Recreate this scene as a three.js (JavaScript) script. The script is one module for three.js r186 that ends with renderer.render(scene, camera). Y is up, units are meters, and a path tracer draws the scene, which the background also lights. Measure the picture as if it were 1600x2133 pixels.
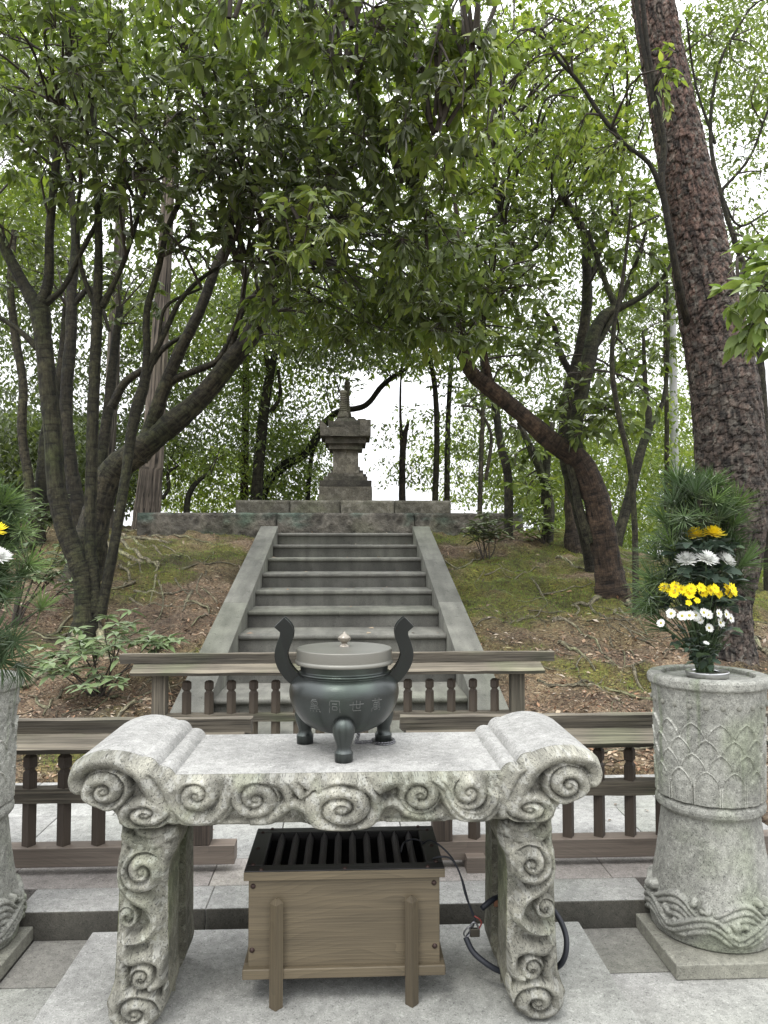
import * as THREE from 'three';
import { RoundedBoxGeometry } from 'three/addons/geometries/RoundedBoxGeometry.js';
import { mergeGeometries, mergeVertices } from 'three/addons/utils/BufferGeometryUtils.js';
import { ImprovedNoise } from 'three/addons/math/ImprovedNoise.js';

// ------------------------------------------------------------------ camera, sky, sun, exposure
const scene = new THREE.Scene();
const PW = 1600, PH = 2133, F = 1602, HX = 728, HY = 1140, EYE = 1.6;
const camera = new THREE.PerspectiveCamera(2 * Math.atan(PH / 2 / F) * 180 / Math.PI, PW / PH, 0.05, 2000);
camera.rotation.order = 'YXZ';
camera.rotation.y = -Math.atan((PW / 2 - HX) / F);
camera.rotation.x = Math.atan((HY - PH / 2) / F);
camera.position.set(0, EYE, 0);
camera.updateMatrixWorld(true);
scene.add(camera);

{ // overcast sky: bright white cloud, a little brighter overhead
  const W = 256, H = 128, data = new Float32Array(W * H * 4);
  for (let j = 0; j < H; j++) for (let i = 0; i < W; i++) {
    const el = ((j + 0.5) / H - 0.5) * Math.PI, s = Math.max(0, Math.sin(el)), az = (i + 0.5) / W * Math.PI * 2;
    const c = 1 + 0.05 * Math.sin(az * 3 + s * 9) * Math.cos(az * 5 - s * 4);
    const L = (0.98 + 2.0 * s) * c, o = (j * W + i) * 4;
    data[o] = L * 0.985; data[o + 1] = L; data[o + 2] = L * 1.03; data[o + 3] = 1;
  }
  const t = new THREE.DataTexture(data, W, H, THREE.RGBAFormat, THREE.FloatType);
  t.mapping = THREE.EquirectangularReflectionMapping; t.magFilter = THREE.LinearFilter; t.needsUpdate = true;
  scene.background = t; scene.environment = t;
}
const sun = new THREE.DirectionalLight(new THREE.Color(1, 0.97, 0.92), 0.9);
sun.name = 'sun';
sun.position.set(-5, 16, 5); sun.target.position.set(0, 0, -4);
sun.castShadow = true; sun.shadow.radius = 30; sun.shadow.mapSize.set(2048, 2048);
Object.assign(sun.shadow.camera, { left: -15, right: 15, top: 15, bottom: -15, near: 1, far: 60 });
scene.add(sun, sun.target);
const renderer = new THREE.WebGLRenderer();
renderer.setSize(768, 1024);
renderer.toneMapping = THREE.LinearToneMapping;
renderer.toneMappingExposure = 1.3;
renderer.shadowMap.enabled = true;

// ------------------------------------------------------------------ helpers
const V3 = (x, y, z) => new THREE.Vector3(x, y, z);
const clamp = (x, a = 0, b = 1) => Math.min(b, Math.max(a, x)), lerp = (a, b, t) => a + (b - a) * t;
const sstep = (a, b, x) => { const t = clamp((x - a) / (b - a)); return t * t * (3 - 2 * t); };
function rng(seed) { let a = seed >>> 0; return () => { a = (a + 0x6D2B79F5) | 0; let t = Math.imul(a ^ (a >>> 15), 1 | a); t = (t + Math.imul(t ^ (t >>> 7), 61 | t)) ^ t; return ((t ^ (t >>> 14)) >>> 0) / 4294967296; }; }
const R0 = rng(12345);
const pn = new ImprovedNoise();
const n3 = (x, y, z) => pn.noise(x + 31.7, y + 17.3, z + 5.9);
const fbm = (x, y, z, o = 4) => { let s = 0, a = 0.5; for (let i = 0; i < o; i++) { s += a * n3(x, y, z); x *= 2.03; y *= 2.01; z *= 1.99; a *= 0.5; } return s; };
const ray = (px, py) => V3((px - PW / 2) / F, -(py - PH / 2) / F, -1).applyQuaternion(camera.quaternion);
const onZ = (px, py, d) => { const r = ray(px, py); return r.multiplyScalar(-d / r.z).add(camera.position); };       // where the sight line meets the plane d metres ahead
const onY = (px, py, y) => { const r = ray(px, py); return r.multiplyScalar((y - EYE) / r.y).add(camera.position); };
const used = new Map();
function numbered(name) { const n = used.get(name) || 0; used.set(name, n + 1); return n ? name + '_' + String(n).padStart(3, '0') : name; }
function tag(o, label, category, group, kind) {
  if (label) o.userData.label = label; if (category) o.userData.category = category; if (group) o.userData.group = group; if (kind) o.userData.kind = kind; return o;
}
function thing(name, label, category, pos = [0, 0, 0], group) {
  const o = new THREE.Group(); o.name = numbered(name); o.position.set(...pos); scene.add(o); return tag(o, label, category, group);
}
function mesh(name, geo, mat, parent, top) {
  const m = new THREE.Mesh(geo, mat); m.name = top ? numbered(name) : name; m.castShadow = m.receiveShadow = true; (parent || scene).add(m); return m;
}
function struct(name, geo, mat, parent) { const m = mesh(name, geo, mat, parent, !parent); if (!parent) m.userData.kind = 'structure'; return m; }
// uv in metres from the dominant axis of each face
function boxUV(g, s = 1, ox = 0, oy = 0, swap = false) {
  if (g.index) g = g.toNonIndexed();
  if (!g.attributes.normal) g.computeVertexNormals();
  const p = g.attributes.position, uv = new Float32Array(p.count * 2), a = V3(), b = V3(), c = V3(), n = V3();
  for (let i = 0; i < p.count; i += 3) {
    a.fromBufferAttribute(p, i); b.fromBufferAttribute(p, i + 1); c.fromBufferAttribute(p, i + 2);
    n.copy(b).sub(a).cross(c.clone().sub(a));
    const x = Math.abs(n.x), y = Math.abs(n.y), z = Math.abs(n.z);
    [a, b, c].forEach((q, k) => {
      let u, v;
      if (y >= x && y >= z) { u = q.x; v = -q.z; } else if (x >= z) { u = -q.z; v = q.y; } else { u = q.x; v = q.y; }
      if (swap) [u, v] = [v, u];
      uv[(i + k) * 2] = u * s + ox; uv[(i + k) * 2 + 1] = v * s + oy;
    });
  }
  g.setAttribute('uv', new THREE.BufferAttribute(uv, 2));
  return g;
}
function colorize(g, fn) { // vertex colours from position and normal (linear values)
  const p = g.attributes.position, n = g.attributes.normal, c = new Float32Array(p.count * 3), a = V3(), b = V3();
  for (let i = 0; i < p.count; i++) { a.fromBufferAttribute(p, i); if (n) b.fromBufferAttribute(n, i); const k = fn(a, b, i); c[i * 3] = k[0]; c[i * 3 + 1] = k[1]; c[i * 3 + 2] = k[2]; }
  g.setAttribute('color', new THREE.BufferAttribute(c, 3));
  return g;
}
const rbox = (w, h, d, r = 0.006, seg = 2) => new RoundedBoxGeometry(w, h, d, seg, Math.min(r, w / 2.1, h / 2.1, d / 2.1));
const rb = (x0, x1, y0, y1, z0, z1, r = 0.006, seg = 2) => rbox(x1 - x0, y1 - y0, Math.abs(z1 - z0), r, seg).translate((x0 + x1) / 2, (y0 + y1) / 2, (z0 + z1) / 2);
const clean = (g) => { for (const k of Object.keys(g.attributes)) if (!['position', 'normal', 'uv', 'color'].includes(k)) g.deleteAttribute(k); return g.index ? g.toNonIndexed() : g; };
const merge = (list) => { list = list.map(clean); const all = ['position', 'normal', 'uv', 'color'].filter((k) => list.every((g) => g.attributes[k])); list.forEach((g) => Object.keys(g.attributes).forEach((k) => all.includes(k) || g.deleteAttribute(k))); return mergeGeometries(list); };
function prism(shape, depth, bevel = 0, steps = 1) { return new THREE.ExtrudeGeometry(shape, { depth, steps, bevelEnabled: bevel > 0, bevelSize: bevel, bevelThickness: bevel, bevelSegments: 2, curveSegments: 16 }); }
const poly = (pts) => new THREE.Shape(pts.map((p) => new THREE.Vector2(p[0], p[1])));
const lathe = (pts, seg = 64) => new THREE.LatheGeometry(pts.map((p) => new THREE.Vector2(p[0], p[1])), seg);
const crv = (pts, closed = false) => new THREE.CatmullRomCurve3(pts.map((p) => p.isVector3 ? p : V3(...p)), closed, 'centripetal');
const tube = (pts, r, seg = 24, rad = 6, closed = false) => new THREE.TubeGeometry(crv(pts, closed), seg, r, rad, closed);
// a tube whose radius changes from point to point; pts: [Vector3, radius]; uv in metres; rough: bumps relative to the radius
function limb(pts, { rad = 10, rough = 0.06, step = 0.08, flare = 0, uvs = 1, seed = 0 } = {}) {
  const c = crv(pts.map((p) => p[0])), L = c.getLength(), n = Math.max(4, Math.min(140, Math.round(L / step)));
  const pos = [], nor = [], uv = [], idx = [], T = V3(), P = V3(), Nn = V3(), B = V3(), U = V3(0.13, 0.2, 1).normalize();
  for (let i = 0; i <= n; i++) {
    const t = i / n; c.getPoint(t, P); c.getTangent(t, T);
    const f = t * (pts.length - 1), k = Math.min(pts.length - 2, Math.floor(f)), e = f - k, r0 = lerp(pts[k][1], pts[k + 1][1], e * e * (3 - 2 * e));
    Nn.copy(U).addScaledVector(T, -U.dot(T)).normalize(); B.crossVectors(T, Nn);
    for (let j = 0; j <= rad; j++) {
      const a = j / rad * Math.PI * 2, x = Math.cos(a), y = Math.sin(a);
      const q = V3().addScaledVector(Nn, x).addScaledVector(B, y);
      let r = r0 * (1 + rough * 1.6 * fbm(x * 1.1 + seed, y * 1.1, t * L * 3.1, 3) + rough * 0.8 * n3(x * 3 + seed, y * 3, t * L * 14));
      if (flare) r *= 1 + flare * Math.exp(-t * L * 4.5) * (0.75 + 0.5 * Math.sin(a * 5 + seed));
      pos.push(P.x + q.x * r, P.y + q.y * r, P.z + q.z * r); nor.push(q.x, q.y, q.z); uv.push(j / rad * Math.max(1, Math.round(r0 * 6.28 * uvs * 2)) / 2, t * L * uvs);
    }
  }
  for (let i = 0; i < n; i++) for (let j = 0; j < rad; j++) { const a = i * (rad + 1) + j, b = a + rad + 1; idx.push(a, a + 1, b, b, a + 1, b + 1); }
  const g = new THREE.BufferGeometry();
  g.setAttribute('position', new THREE.Float32BufferAttribute(pos, 3)); g.setAttribute('normal', new THREE.Float32BufferAttribute(nor, 3)); g.setAttribute('uv', new THREE.Float32BufferAttribute(uv, 2)); g.setIndex(idx);
  const nv = g.attributes.normal.array.slice(); g.computeVertexNormals(); // seam normals averaged
  const w = g.attributes.normal; for (let i = 0; i <= n; i++) { const a = i * (rad + 1), b = a + rad; const m = V3(w.getX(a) + w.getX(b), w.getY(a) + w.getY(b), w.getZ(a) + w.getZ(b)).normalize(); w.setXYZ(a, m.x, m.y, m.z); w.setXYZ(b, m.x, m.y, m.z); }
  if (w.getX(0) * nv[0] + w.getY(0) * nv[1] + w.getZ(0) * nv[2] < 0) { const ix = g.index.array; for (let i = 0; i < ix.length; i += 3) { const q = ix[i]; ix[i] = ix[i + 1]; ix[i + 1] = q; } for (let i = 0; i < w.array.length; i++) w.array[i] *= -1; }
  return g;
}

// ------------------------------------------------------------------ textures (tileable noise, computed)
function noiseTile(N, period, seed, ax = 1, ay = 1) { // value noise, tileable, period cells across (ax, ay stretch)
  const nx = Math.max(1, Math.round(period * ax)), ny = Math.max(1, Math.round(period * ay)), r = rng(seed), g = new Float32Array(nx * ny).map(() => r()), out = new Float32Array(N * N);
  for (let j = 0; j < N; j++) {
    const y = j / N * ny, y0 = Math.floor(y), fy = y - y0, sy = fy * fy * (3 - 2 * fy), ya = (y0 % ny) * nx, yb = ((y0 + 1) % ny) * nx;
    for (let i = 0; i < N; i++) {
      const x = i / N * nx, x0 = Math.floor(x), fx = x - x0, sx = fx * fx * (3 - 2 * fx), xa = x0 % nx, xb = (x0 + 1) % nx;
      out[j * N + i] = lerp(lerp(g[ya + xa], g[ya + xb], sx), lerp(g[yb + xa], g[yb + xb], sx), sy);
    }
  }
  return out;
}
function fbmTile(N, p0, oct, seed, ax = 1, ay = 1, gain = 0.5) {
  const out = new Float32Array(N * N); let a = 1, tot = 0;
  for (let o = 0; o < oct; o++) { const t = noiseTile(N, p0 * 2 ** o, seed + o * 77, ax, ay); for (let i = 0; i < out.length; i++) out[i] += t[i] * a; tot += a; a *= gain; }
  for (let i = 0; i < out.length; i++) out[i] /= tot;
  return out;
}
function colorTex(N, fn) {
  const d = new Uint8Array(N * N * 4);
  for (let i = 0; i < N * N; i++) { const c = fn(i); d[i * 4] = clamp(c[0]) * 255; d[i * 4 + 1] = clamp(c[1]) * 255; d[i * 4 + 2] = clamp(c[2]) * 255; d[i * 4 + 3] = 255; }
  const t = new THREE.DataTexture(d, N, N); t.wrapS = t.wrapT = THREE.RepeatWrapping; t.magFilter = THREE.LinearFilter; t.colorSpace = THREE.SRGBColorSpace; t.needsUpdate = true; return t;
}
function greyTex(N, fn) {
  const d = new Uint8Array(N * N * 4);
  for (let i = 0; i < N * N; i++) { const c = clamp(fn(i)) * 255; d[i * 4] = d[i * 4 + 1] = d[i * 4 + 2] = c; d[i * 4 + 3] = 255; }
  const t = new THREE.DataTexture(d, N, N); t.wrapS = t.wrapT = THREE.RepeatWrapping; t.magFilter = THREE.LinearFilter; t.needsUpdate = true; return t;
}
const rep = (t, u, v = u) => { const c = t.clone(); c.repeat.set(u, v); c.needsUpdate = true; return c; };
// ------------------------------------------------------------------ materials
const T = {};
{ // granite: fine crystals, light and dark specks
  const N = 1024, a = noiseTile(N, 150, 1), b = noiseTile(N, 110, 2), c = fbmTile(N, 5, 4, 3), e = noiseTile(N, 260, 4), w = fbmTile(N, 30, 4, 8);
  T.granite = colorTex(N, (i) => { let v = 0.83 + (c[i] - 0.5) * 0.2 + (w[i] - 0.5) * 0.2; if (a[i] > 0.72) v -= (a[i] - 0.72) * 0.9; if (b[i] > 0.72) v += (b[i] - 0.72) * 0.5; v += (e[i] - 0.5) * 0.13; return [v, v * 0.998, v * 0.985]; });
  T.graniteB = greyTex(N, (i) => 0.5 + (a[i] - 0.5) * 0.35 + (e[i] - 0.5) * 0.3 + (c[i] - 0.5) * 0.5);
  T.speck = colorTex(N, (i) => { let v = 0.82 + (c[i] - 0.5) * 0.2 + (w[i] - 0.5) * 0.3; if (a[i] > 0.66) v -= (a[i] - 0.66) * 0.95; if (b[i] > 0.66) v += (b[i] - 0.66) * 0.5; v += (e[i] - 0.5) * 0.14; return [v, v * 0.998, v * 0.98]; });
  // old carved stone: pitted, blotched with pale lichen
  const p = noiseTile(N, 150, 21), q = fbmTile(N, 9, 5, 22, 1, 1, 0.6), l = fbmTile(N, 26, 4, 23, 1, 1, 0.6), s = noiseTile(N, 300, 24);
  T.lichen = colorTex(N, (i) => { let v = 0.72 + (q[i] - 0.5) * 0.5 + (s[i] - 0.5) * 0.2; let r = v, g = v * 0.99, bb = v * 0.93; const k = sstep(0.54, 0.63, l[i]); r = lerp(r, 0.9, k * 0.6); g = lerp(g, 0.9, k * 0.6); bb = lerp(bb, 0.88, k * 0.6); const dk = sstep(0.76, 0.9, p[i]); r -= dk * 0.22; g -= dk * 0.215; bb -= dk * 0.2; return [r, g, bb]; });
  T.lichenB = greyTex(N, (i) => 0.5 + (q[i] - 0.5) * 0.7 + (s[i] - 0.5) * 0.3 - sstep(0.74, 0.9, p[i]) * 0.5);
  // rough hewn stone
  const h = fbmTile(N, 14, 5, 31, 1, 1, 0.62), h2 = fbmTile(N, 4, 4, 32);
  T.rough = colorTex(N, (i) => { const v = 0.7 + (h[i] - 0.5) * 0.7 + (h2[i] - 0.5) * 0.3; return [v, v * 0.99, v * 0.96]; });
  T.roughB = greyTex(N, (i) => h[i] * 1.4 - 0.2);
}
{ // concrete-like step stone with dark streaks
  const N = 512, a = fbmTile(N, 4, 5, 41), b = fbmTile(N, 3, 4, 42, 5, 1), s = noiseTile(N, 220, 43), d = noiseTile(N, 60, 44);
  T.step = colorTex(N, (i) => { const v = 0.76 + (a[i] - 0.5) * 0.34 + (b[i] - 0.5) * 0.22 + (s[i] - 0.5) * 0.12 - sstep(0.85, 0.97, d[i]) * 0.12; return [v, v, v * 0.97]; });
  T.stepB = greyTex(N, (i) => 0.5 + (s[i] - 0.5) * 0.4 + (a[i] - 0.5) * 0.4);
}
{ // weathered timber, grain along u
  const N = 1024, g1 = fbmTile(N, 3, 5, 51, 1, 26), g2 = noiseTile(N, 6, 52, 1, 60), k = fbmTile(N, 3, 3, 53, 1, 3), c = noiseTile(N, 5, 54, 1, 90);
  T.wood = colorTex(N, (i) => { const v = 0.74 + (g1[i] - 0.5) * 0.48 + (g2[i] - 0.5) * 0.16 + (k[i] - 0.5) * 0.2 - sstep(0.82, 0.95, c[i]) * 0.32; return [v, v * 0.98, v * 0.95]; });
  T.woodB = greyTex(N, (i) => 0.5 + (g1[i] - 0.5) * 0.9 - sstep(0.8, 0.95, c[i]) * 0.4);
  // planed board with flame grain
  const wv = fbmTile(N, 2, 3, 61, 1, 3), f = noiseTile(N, 6, 62, 1, 80), w2 = fbmTile(N, 3, 3, 63, 1, 6);
  T.board = colorTex(N, (i) => { const y = Math.floor(i / N) / N, x = (i % N) / N; const ph = (y + (wv[i] - 0.5) * 0.3 + 0.02 * Math.sin(x * 6.283)) * 40; const s = ph - Math.floor(ph); const line = (Math.pow(s, 4) - 0.5 * Math.pow(1 - s, 6)) * 0.055 * (0.3 + 1.4 * w2[i]); const v = 0.79 - line + (f[i] - 0.5) * 0.13 + (w2[i] - 0.5) * 0.2; return [v, v * 0.975, v * 0.93]; });
  T.boardB = greyTex(N, (i) => 0.5 + (f[i] - 0.5) * 0.5);
}
{ // smooth grey-brown bark with cross lines and lichen spots
  const N = 1024, a = fbmTile(N, 9, 6, 71, 1, 1, 0.62), st = fbmTile(N, 3, 5, 72, 9, 1, 0.6), l = fbmTile(N, 16, 4, 73, 1, 1, 0.6), g = noiseTile(N, 260, 74), r = fbmTile(N, 2, 4, 75, 1, 16, 0.55);
  T.bark = colorTex(N, (i) => { let v = 0.6 + (a[i] - 0.5) * 0.95 + (st[i] - 0.5) * 0.6 + (g[i] - 0.5) * 0.16 - sstep(0.58, 0.68, r[i]) * 0.14; let R = v, G = v * 0.985, B = v * 0.92; const k = sstep(0.6, 0.68, l[i]) * 0.42; return [lerp(R, 0.86, k), lerp(G, 0.89, k), lerp(B, 0.83, k)]; });
  T.barkB = greyTex(N, (i) => 0.5 + (a[i] - 0.5) * 0.8 + (st[i] - 0.5) * 0.8 + (g[i] - 0.5) * 0.15 - sstep(0.58, 0.68, r[i]) * 0.2);
  const c1 = fbmTile(N, 4, 4, 81, 12, 1), c2 = noiseTile(N, 8, 82, 8, 1.2);
  T.cedar = colorTex(N, (i) => { const v = 0.7 + (c1[i] - 0.5) * 0.9 - sstep(0.7, 0.95, c2[i]) * 0.3; return [v, v * 0.97, v * 0.95]; });
  T.cedarB = greyTex(N, (i) => c1[i] * 1.3 - 0.15);
}
{ // soil with litter: short fragments of leaves, needles and twigs scattered over earth
  const N = 2048, cv = document.createElement('canvas'); cv.width = cv.height = N; const x = cv.getContext('2d'), r = rng(91);
  x.fillStyle = 'rgb(150,136,116)'; x.fillRect(0, 0, N, N);
  for (let i = 0; i < 2600; i++) { const v = r(); x.fillStyle = `rgba(${70 + v * 110},${58 + v * 100},${44 + v * 84},0.28)`; x.beginPath(); x.ellipse(r() * N, r() * N, 10 + r() * 60, 6 + r() * 30, r() * 6.3, 0, 6.3); x.fill(); }
  const tones = [[206, 186, 162], [178, 156, 132], [124, 98, 80], [92, 74, 62], [226, 212, 192], [146, 106, 86], [72, 58, 48], [190, 158, 132], [60, 50, 42]];
  for (let i = 0; i < 30000; i++) {
    const t = tones[Math.floor(r() * tones.length)], px = r() * N, py = r() * N, an = r() * 6.3, L = 4 + r() * r() * r() * 86, w = r() < 0.4 ? 1.2 + r() * 2 : 2 + L * 0.26 * r(), k = 0.8 + r() * 0.35;
    x.fillStyle = `rgba(${t[0] * k},${t[1] * k},${t[2] * k},${0.45 + r() * 0.5})`; x.beginPath(); x.ellipse(px, py, L * 0.6, w, an, 0, 6.3); x.fill();
    if (i % 3 === 0) { x.fillStyle = 'rgba(40,30,22,0.4)'; x.beginPath(); x.ellipse(px + 2, py + 2.5, L * 0.5, w * 0.5, an, 0, 6.3); x.fill(); }
  }
  const id = x.getImageData(0, 0, N, N).data;
  T.litter = colorTex(N, (i) => [id[i * 4] / 255, id[i * 4 + 1] / 255, id[i * 4 + 2] / 255]);
  T.litterB = greyTex(N, (i) => (id[i * 4] + id[i * 4 + 1]) / 510);
  const M = 512, a = noiseTile(M, 150, 95), b = fbmTile(M, 8, 4, 96);
  T.moss = greyTex(M, (i) => a[i] * 0.6 + b[i] * 0.5);
}
const std = (o) => new THREE.MeshStandardMaterial(o), rgb = (r, g, b) => new THREE.Color().setRGB(r, g, b);
const M = {
  granite: std({ map: rep(T.granite, 1.7), bumpMap: rep(T.graniteB, 1.7), bumpScale: 0.0016, roughness: 0.78, vertexColors: true }),
  paver: std({ map: rep(T.granite, 1.5), bumpMap: rep(T.graniteB, 1.5), bumpScale: 0.002, roughness: 0.75, vertexColors: true }),
  carved: std({ map: rep(T.lichen, 2.2), bumpMap: rep(T.lichenB, 2.2), bumpScale: 0.0045, roughness: 0.88, vertexColors: true }),
  vase: std({ map: rep(T.speck, 2.0), bumpMap: rep(T.graniteB, 2.4), bumpScale: 0.0016, roughness: 0.82, vertexColors: true }),
  rough: std({ map: rep(T.rough, 0.8), bumpMap: rep(T.roughB, 0.8), bumpScale: 0.03, roughness: 0.92, vertexColors: true }),
  tower: std({ map: rep(T.lichen, 0.7), bumpMap: rep(T.roughB, 0.9), bumpScale: 0.012, roughness: 0.92, vertexColors: true }),
  step: std({ map: rep(T.step, 0.9), bumpMap: rep(T.stepB, 1.6), bumpScale: 0.003, roughness: 0.85, vertexColors: true }),
  wood: std({ map: rep(T.wood, 0.9, 1.6), bumpMap: rep(T.woodB, 0.9, 1.6), bumpScale: 0.004, roughness: 0.86, vertexColors: true }),
  brown: std({ map: rep(T.wood, 0.7, 1.3), bumpMap: rep(T.woodB, 0.7, 1.3), bumpScale: 0.0015, roughness: 0.7, vertexColors: true }),
  board: std({ map: rep(T.board, 0.8, 1.0), bumpMap: rep(T.boardB, 0.8, 1.0), bumpScale: 0.0008, roughness: 0.6, vertexColors: true }),
  black: std({ map: rep(T.wood, 0.7, 1.3), bumpMap: rep(T.woodB, 0.7, 1.3), bumpScale: 0.001, color: rgb(0.016, 0.015, 0.015), roughness: 0.5 }),
  hollow: std({ color: rgb(0.006, 0.006, 0.006), roughness: 0.95 }),
  bark: std({ map: rep(T.bark, 2), bumpMap: rep(T.barkB, 2), bumpScale: 0.02, roughness: 0.92, vertexColors: true }),
  cedar: std({ map: rep(T.cedar, 1.2, 0.5), bumpMap: rep(T.cedarB, 1.2, 0.5), bumpScale: 0.03, roughness: 0.95, vertexColors: true }),
  pine: std({ map: rep(T.bark, 2.2), bumpMap: rep(T.barkB, 3), bumpScale: 0.008, roughness: 0.92, vertexColors: true }),
  soil: std({ map: rep(T.litter, 0.62), bumpMap: rep(T.litterB, 0.62), bumpScale: 0.035, roughness: 0.96, vertexColors: true }),
  twig: std({ color: rgb(0.05, 0.042, 0.034), roughness: 0.9 }),
  bronze: std({ color: rgb(1, 1, 1), metalness: 0.8, roughness: 0.3, bumpMap: rep(T.stepB, 2), bumpScale: 0.0006, vertexColors: true }),
  lid: std({ color: rgb(0.195, 0.192, 0.168), metalness: 0.45, roughness: 0.34, bumpMap: rep(T.stepB, 1), bumpScale: 0.0005 }),
  steel: std({ color: rgb(0.62, 0.62, 0.62), metalness: 1, roughness: 0.28 }),
  chain: std({ color: rgb(0.2, 0.2, 0.21), metalness: 0.9, roughness: 0.35 }),
  stud: std({ color: rgb(0.045, 0.028, 0.024), metalness: 0.6, roughness: 0.5 }),
  rubber: std({ color: rgb(0.012, 0.014, 0.02), roughness: 0.55 }),
  lock: std({ color: rgb(0.05, 0.045, 0.035), metalness: 0.7, roughness: 0.45 }),
  rust: std({ color: rgb(0.11, 0.05, 0.025), roughness: 0.9 }),
  redwire: std({ color: rgb(0.16, 0.025, 0.02), roughness: 0.5 }),
  engraved: std({ color: rgb(0.125, 0.13, 0.125), metalness: 0.5, roughness: 0.6 }),
};
function leafMat(r, g, b, tr = 0.4, coat = 0.35) { return new THREE.MeshPhysicalMaterial({ color: rgb(r, g, b), roughness: 0.95, transmission: tr, thickness: 0, side: THREE.DoubleSide, clearcoat: coat, clearcoatRoughness: 0.38 }); }
// tints (linear) that stain and weather give the stone, wherever they happen to lie
const stoneTint = (base, { moss = 0.25, dirt = 0.3, scale = 3, seed = 0 } = {}) => (p) => {
  const a = fbm(p.x * scale + seed, p.y * scale, p.z * scale, 4), m = sstep(0.02, 0.3, fbm(p.x * scale * 0.7 + seed + 40, p.y * scale * 0.7, p.z * scale * 0.7, 4)) * moss, k = 1 + a * 2 * dirt;
  return [base[0] * k * (1 - 0.42 * m), base[1] * k * (1 - 0.26 * m), base[2] * k * (1 - 0.62 * m)];
};
// ------------------------------------------------------------------ the ground: wooded slope rising behind a paved terrace
const YT = 0.035, YF = -0.082, KERB = 3.44;            // terrace, forecourt, kerb distance
const SX = -0.06, SW = 1.02, STEP_D = 5.59, TREAD = 0.67, RISE = 0.178;   // stairs
const stepY = (i) => YT + RISE * (11 - i), stepD = (i) => STEP_D + (10 - i) * TREAD;
const stairLine = (d) => stepY(10) + (d - STEP_D) / TREAD * RISE;
function H(x, d) {
  const wob = fbm(x * 0.45, 3.1, d * 0.45, 3);
  let s = 0.03 + 0.275 * Math.max(0, d - 5.35 + 0.35 * wob) * 1;
  const top = 1.86 + 0.12 * fbm(x * 0.3, 9, d * 0.3, 2);
  s = s < top ? s : top + (s - top) * 0.04;
  const side = x > 0 ? 1 - 0.55 * sstep(2.6, 8, x) : 1 + 0.08 * sstep(-3, -8, x);
  s *= side;
  const amt = sstep(5.3, 6.2, d);
  const q = s / 0.3 + 0.8 * fbm(x * 0.5, 1.7, d * 0.5, 2), fl = Math.floor(q), fr = q - fl;   // little eroded ledges
  s += amt * 0.3 * 0.9 * (fl + sstep(0.25, 0.6, fr) - q) * sstep(-0.25, 0.15, fbm(x * 0.35, 5.2, d * 0.35, 2)) * (1 - sstep(10.5, 11.8, d));
  s += amt * (0.16 * fbm(x * 1.1, 0.4, d * 1.1, 4) + 0.07 * n3(x * 4.1, 0.2, d * 4.1) + 0.034 * n3(x * 11, 2, d * 11) + 0.012 * n3(x * 27, 4, d * 27));
  if (d > 16) s -= Math.pow((d - 16) / 9, 1.6) * 1.6;
  if (d > 34) s = Math.max(s, -9);
  s = Math.max(s, -9);
  const ax = Math.abs(x - SX);
  if (d > 5.2 && d < 12.2) s = lerp(Math.min(s, stairLine(d) - 0.35), s, sstep(SW + 0.2, SW + 0.3, ax));   // cut for the stairs
  if (d > 5.2 && d < 12.2) s = lerp(Math.min(s, stairLine(d) + 0.0), s, sstep(SW + 0.3, SW + 1.0, ax));
  if (d < 5.38 && x > -2.44 && x < 2.37) s = -0.2;
  else if (d < 5.38) s = 0.03 + 0.02 * n3(x * 3, 0, d * 3) + 0.03 * sstep(2.4, 3.4, Math.abs(x)) ;
  if (d < KERB + 0.25) s = Math.abs(x) < 4.6 ? -0.3 : -0.1;
  if (d > 11.98 && d < 18 && x > -3.4 && x < 2.85) s = Math.min(s, 2.08);
  return s;
}
function hitGround(px, py) {
  const r = ray(px, py), p = V3(); let t = 3;
  for (let k = 0; k < 900; k++, t += 0.03) { p.copy(camera.position).addScaledVector(r, t); if (-p.z > 5.3 && p.y < H(p.x, -p.z)) return p; }
  return p;
}
const mossAt = (x, d) => {
  let m = sstep(-0.04, 0.16, fbm(x * 0.8 + 3, 7, d * 0.8, 4)) * 0.85;
  m = Math.max(m, sstep(x > 0 ? 7.2 : 9.2, x > 0 ? 9 : 10.8, d) * (x > 0 ? 0.95 : 0.8) * sstep(-0.28, 0.02, fbm(x * 0.9, 2, d * 0.9, 3)));   // the crest is mossy
  const bare = sstep(-0.05, 0.2, fbm(x * 0.6 + 30, 1, d * 0.6, 3)) * (x > 0 ? sstep(9, 7, d) : 0.75);
  return clamp(m * (1 - bare * 0.85)) * sstep(5.2, 5.7, d);
};
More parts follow.
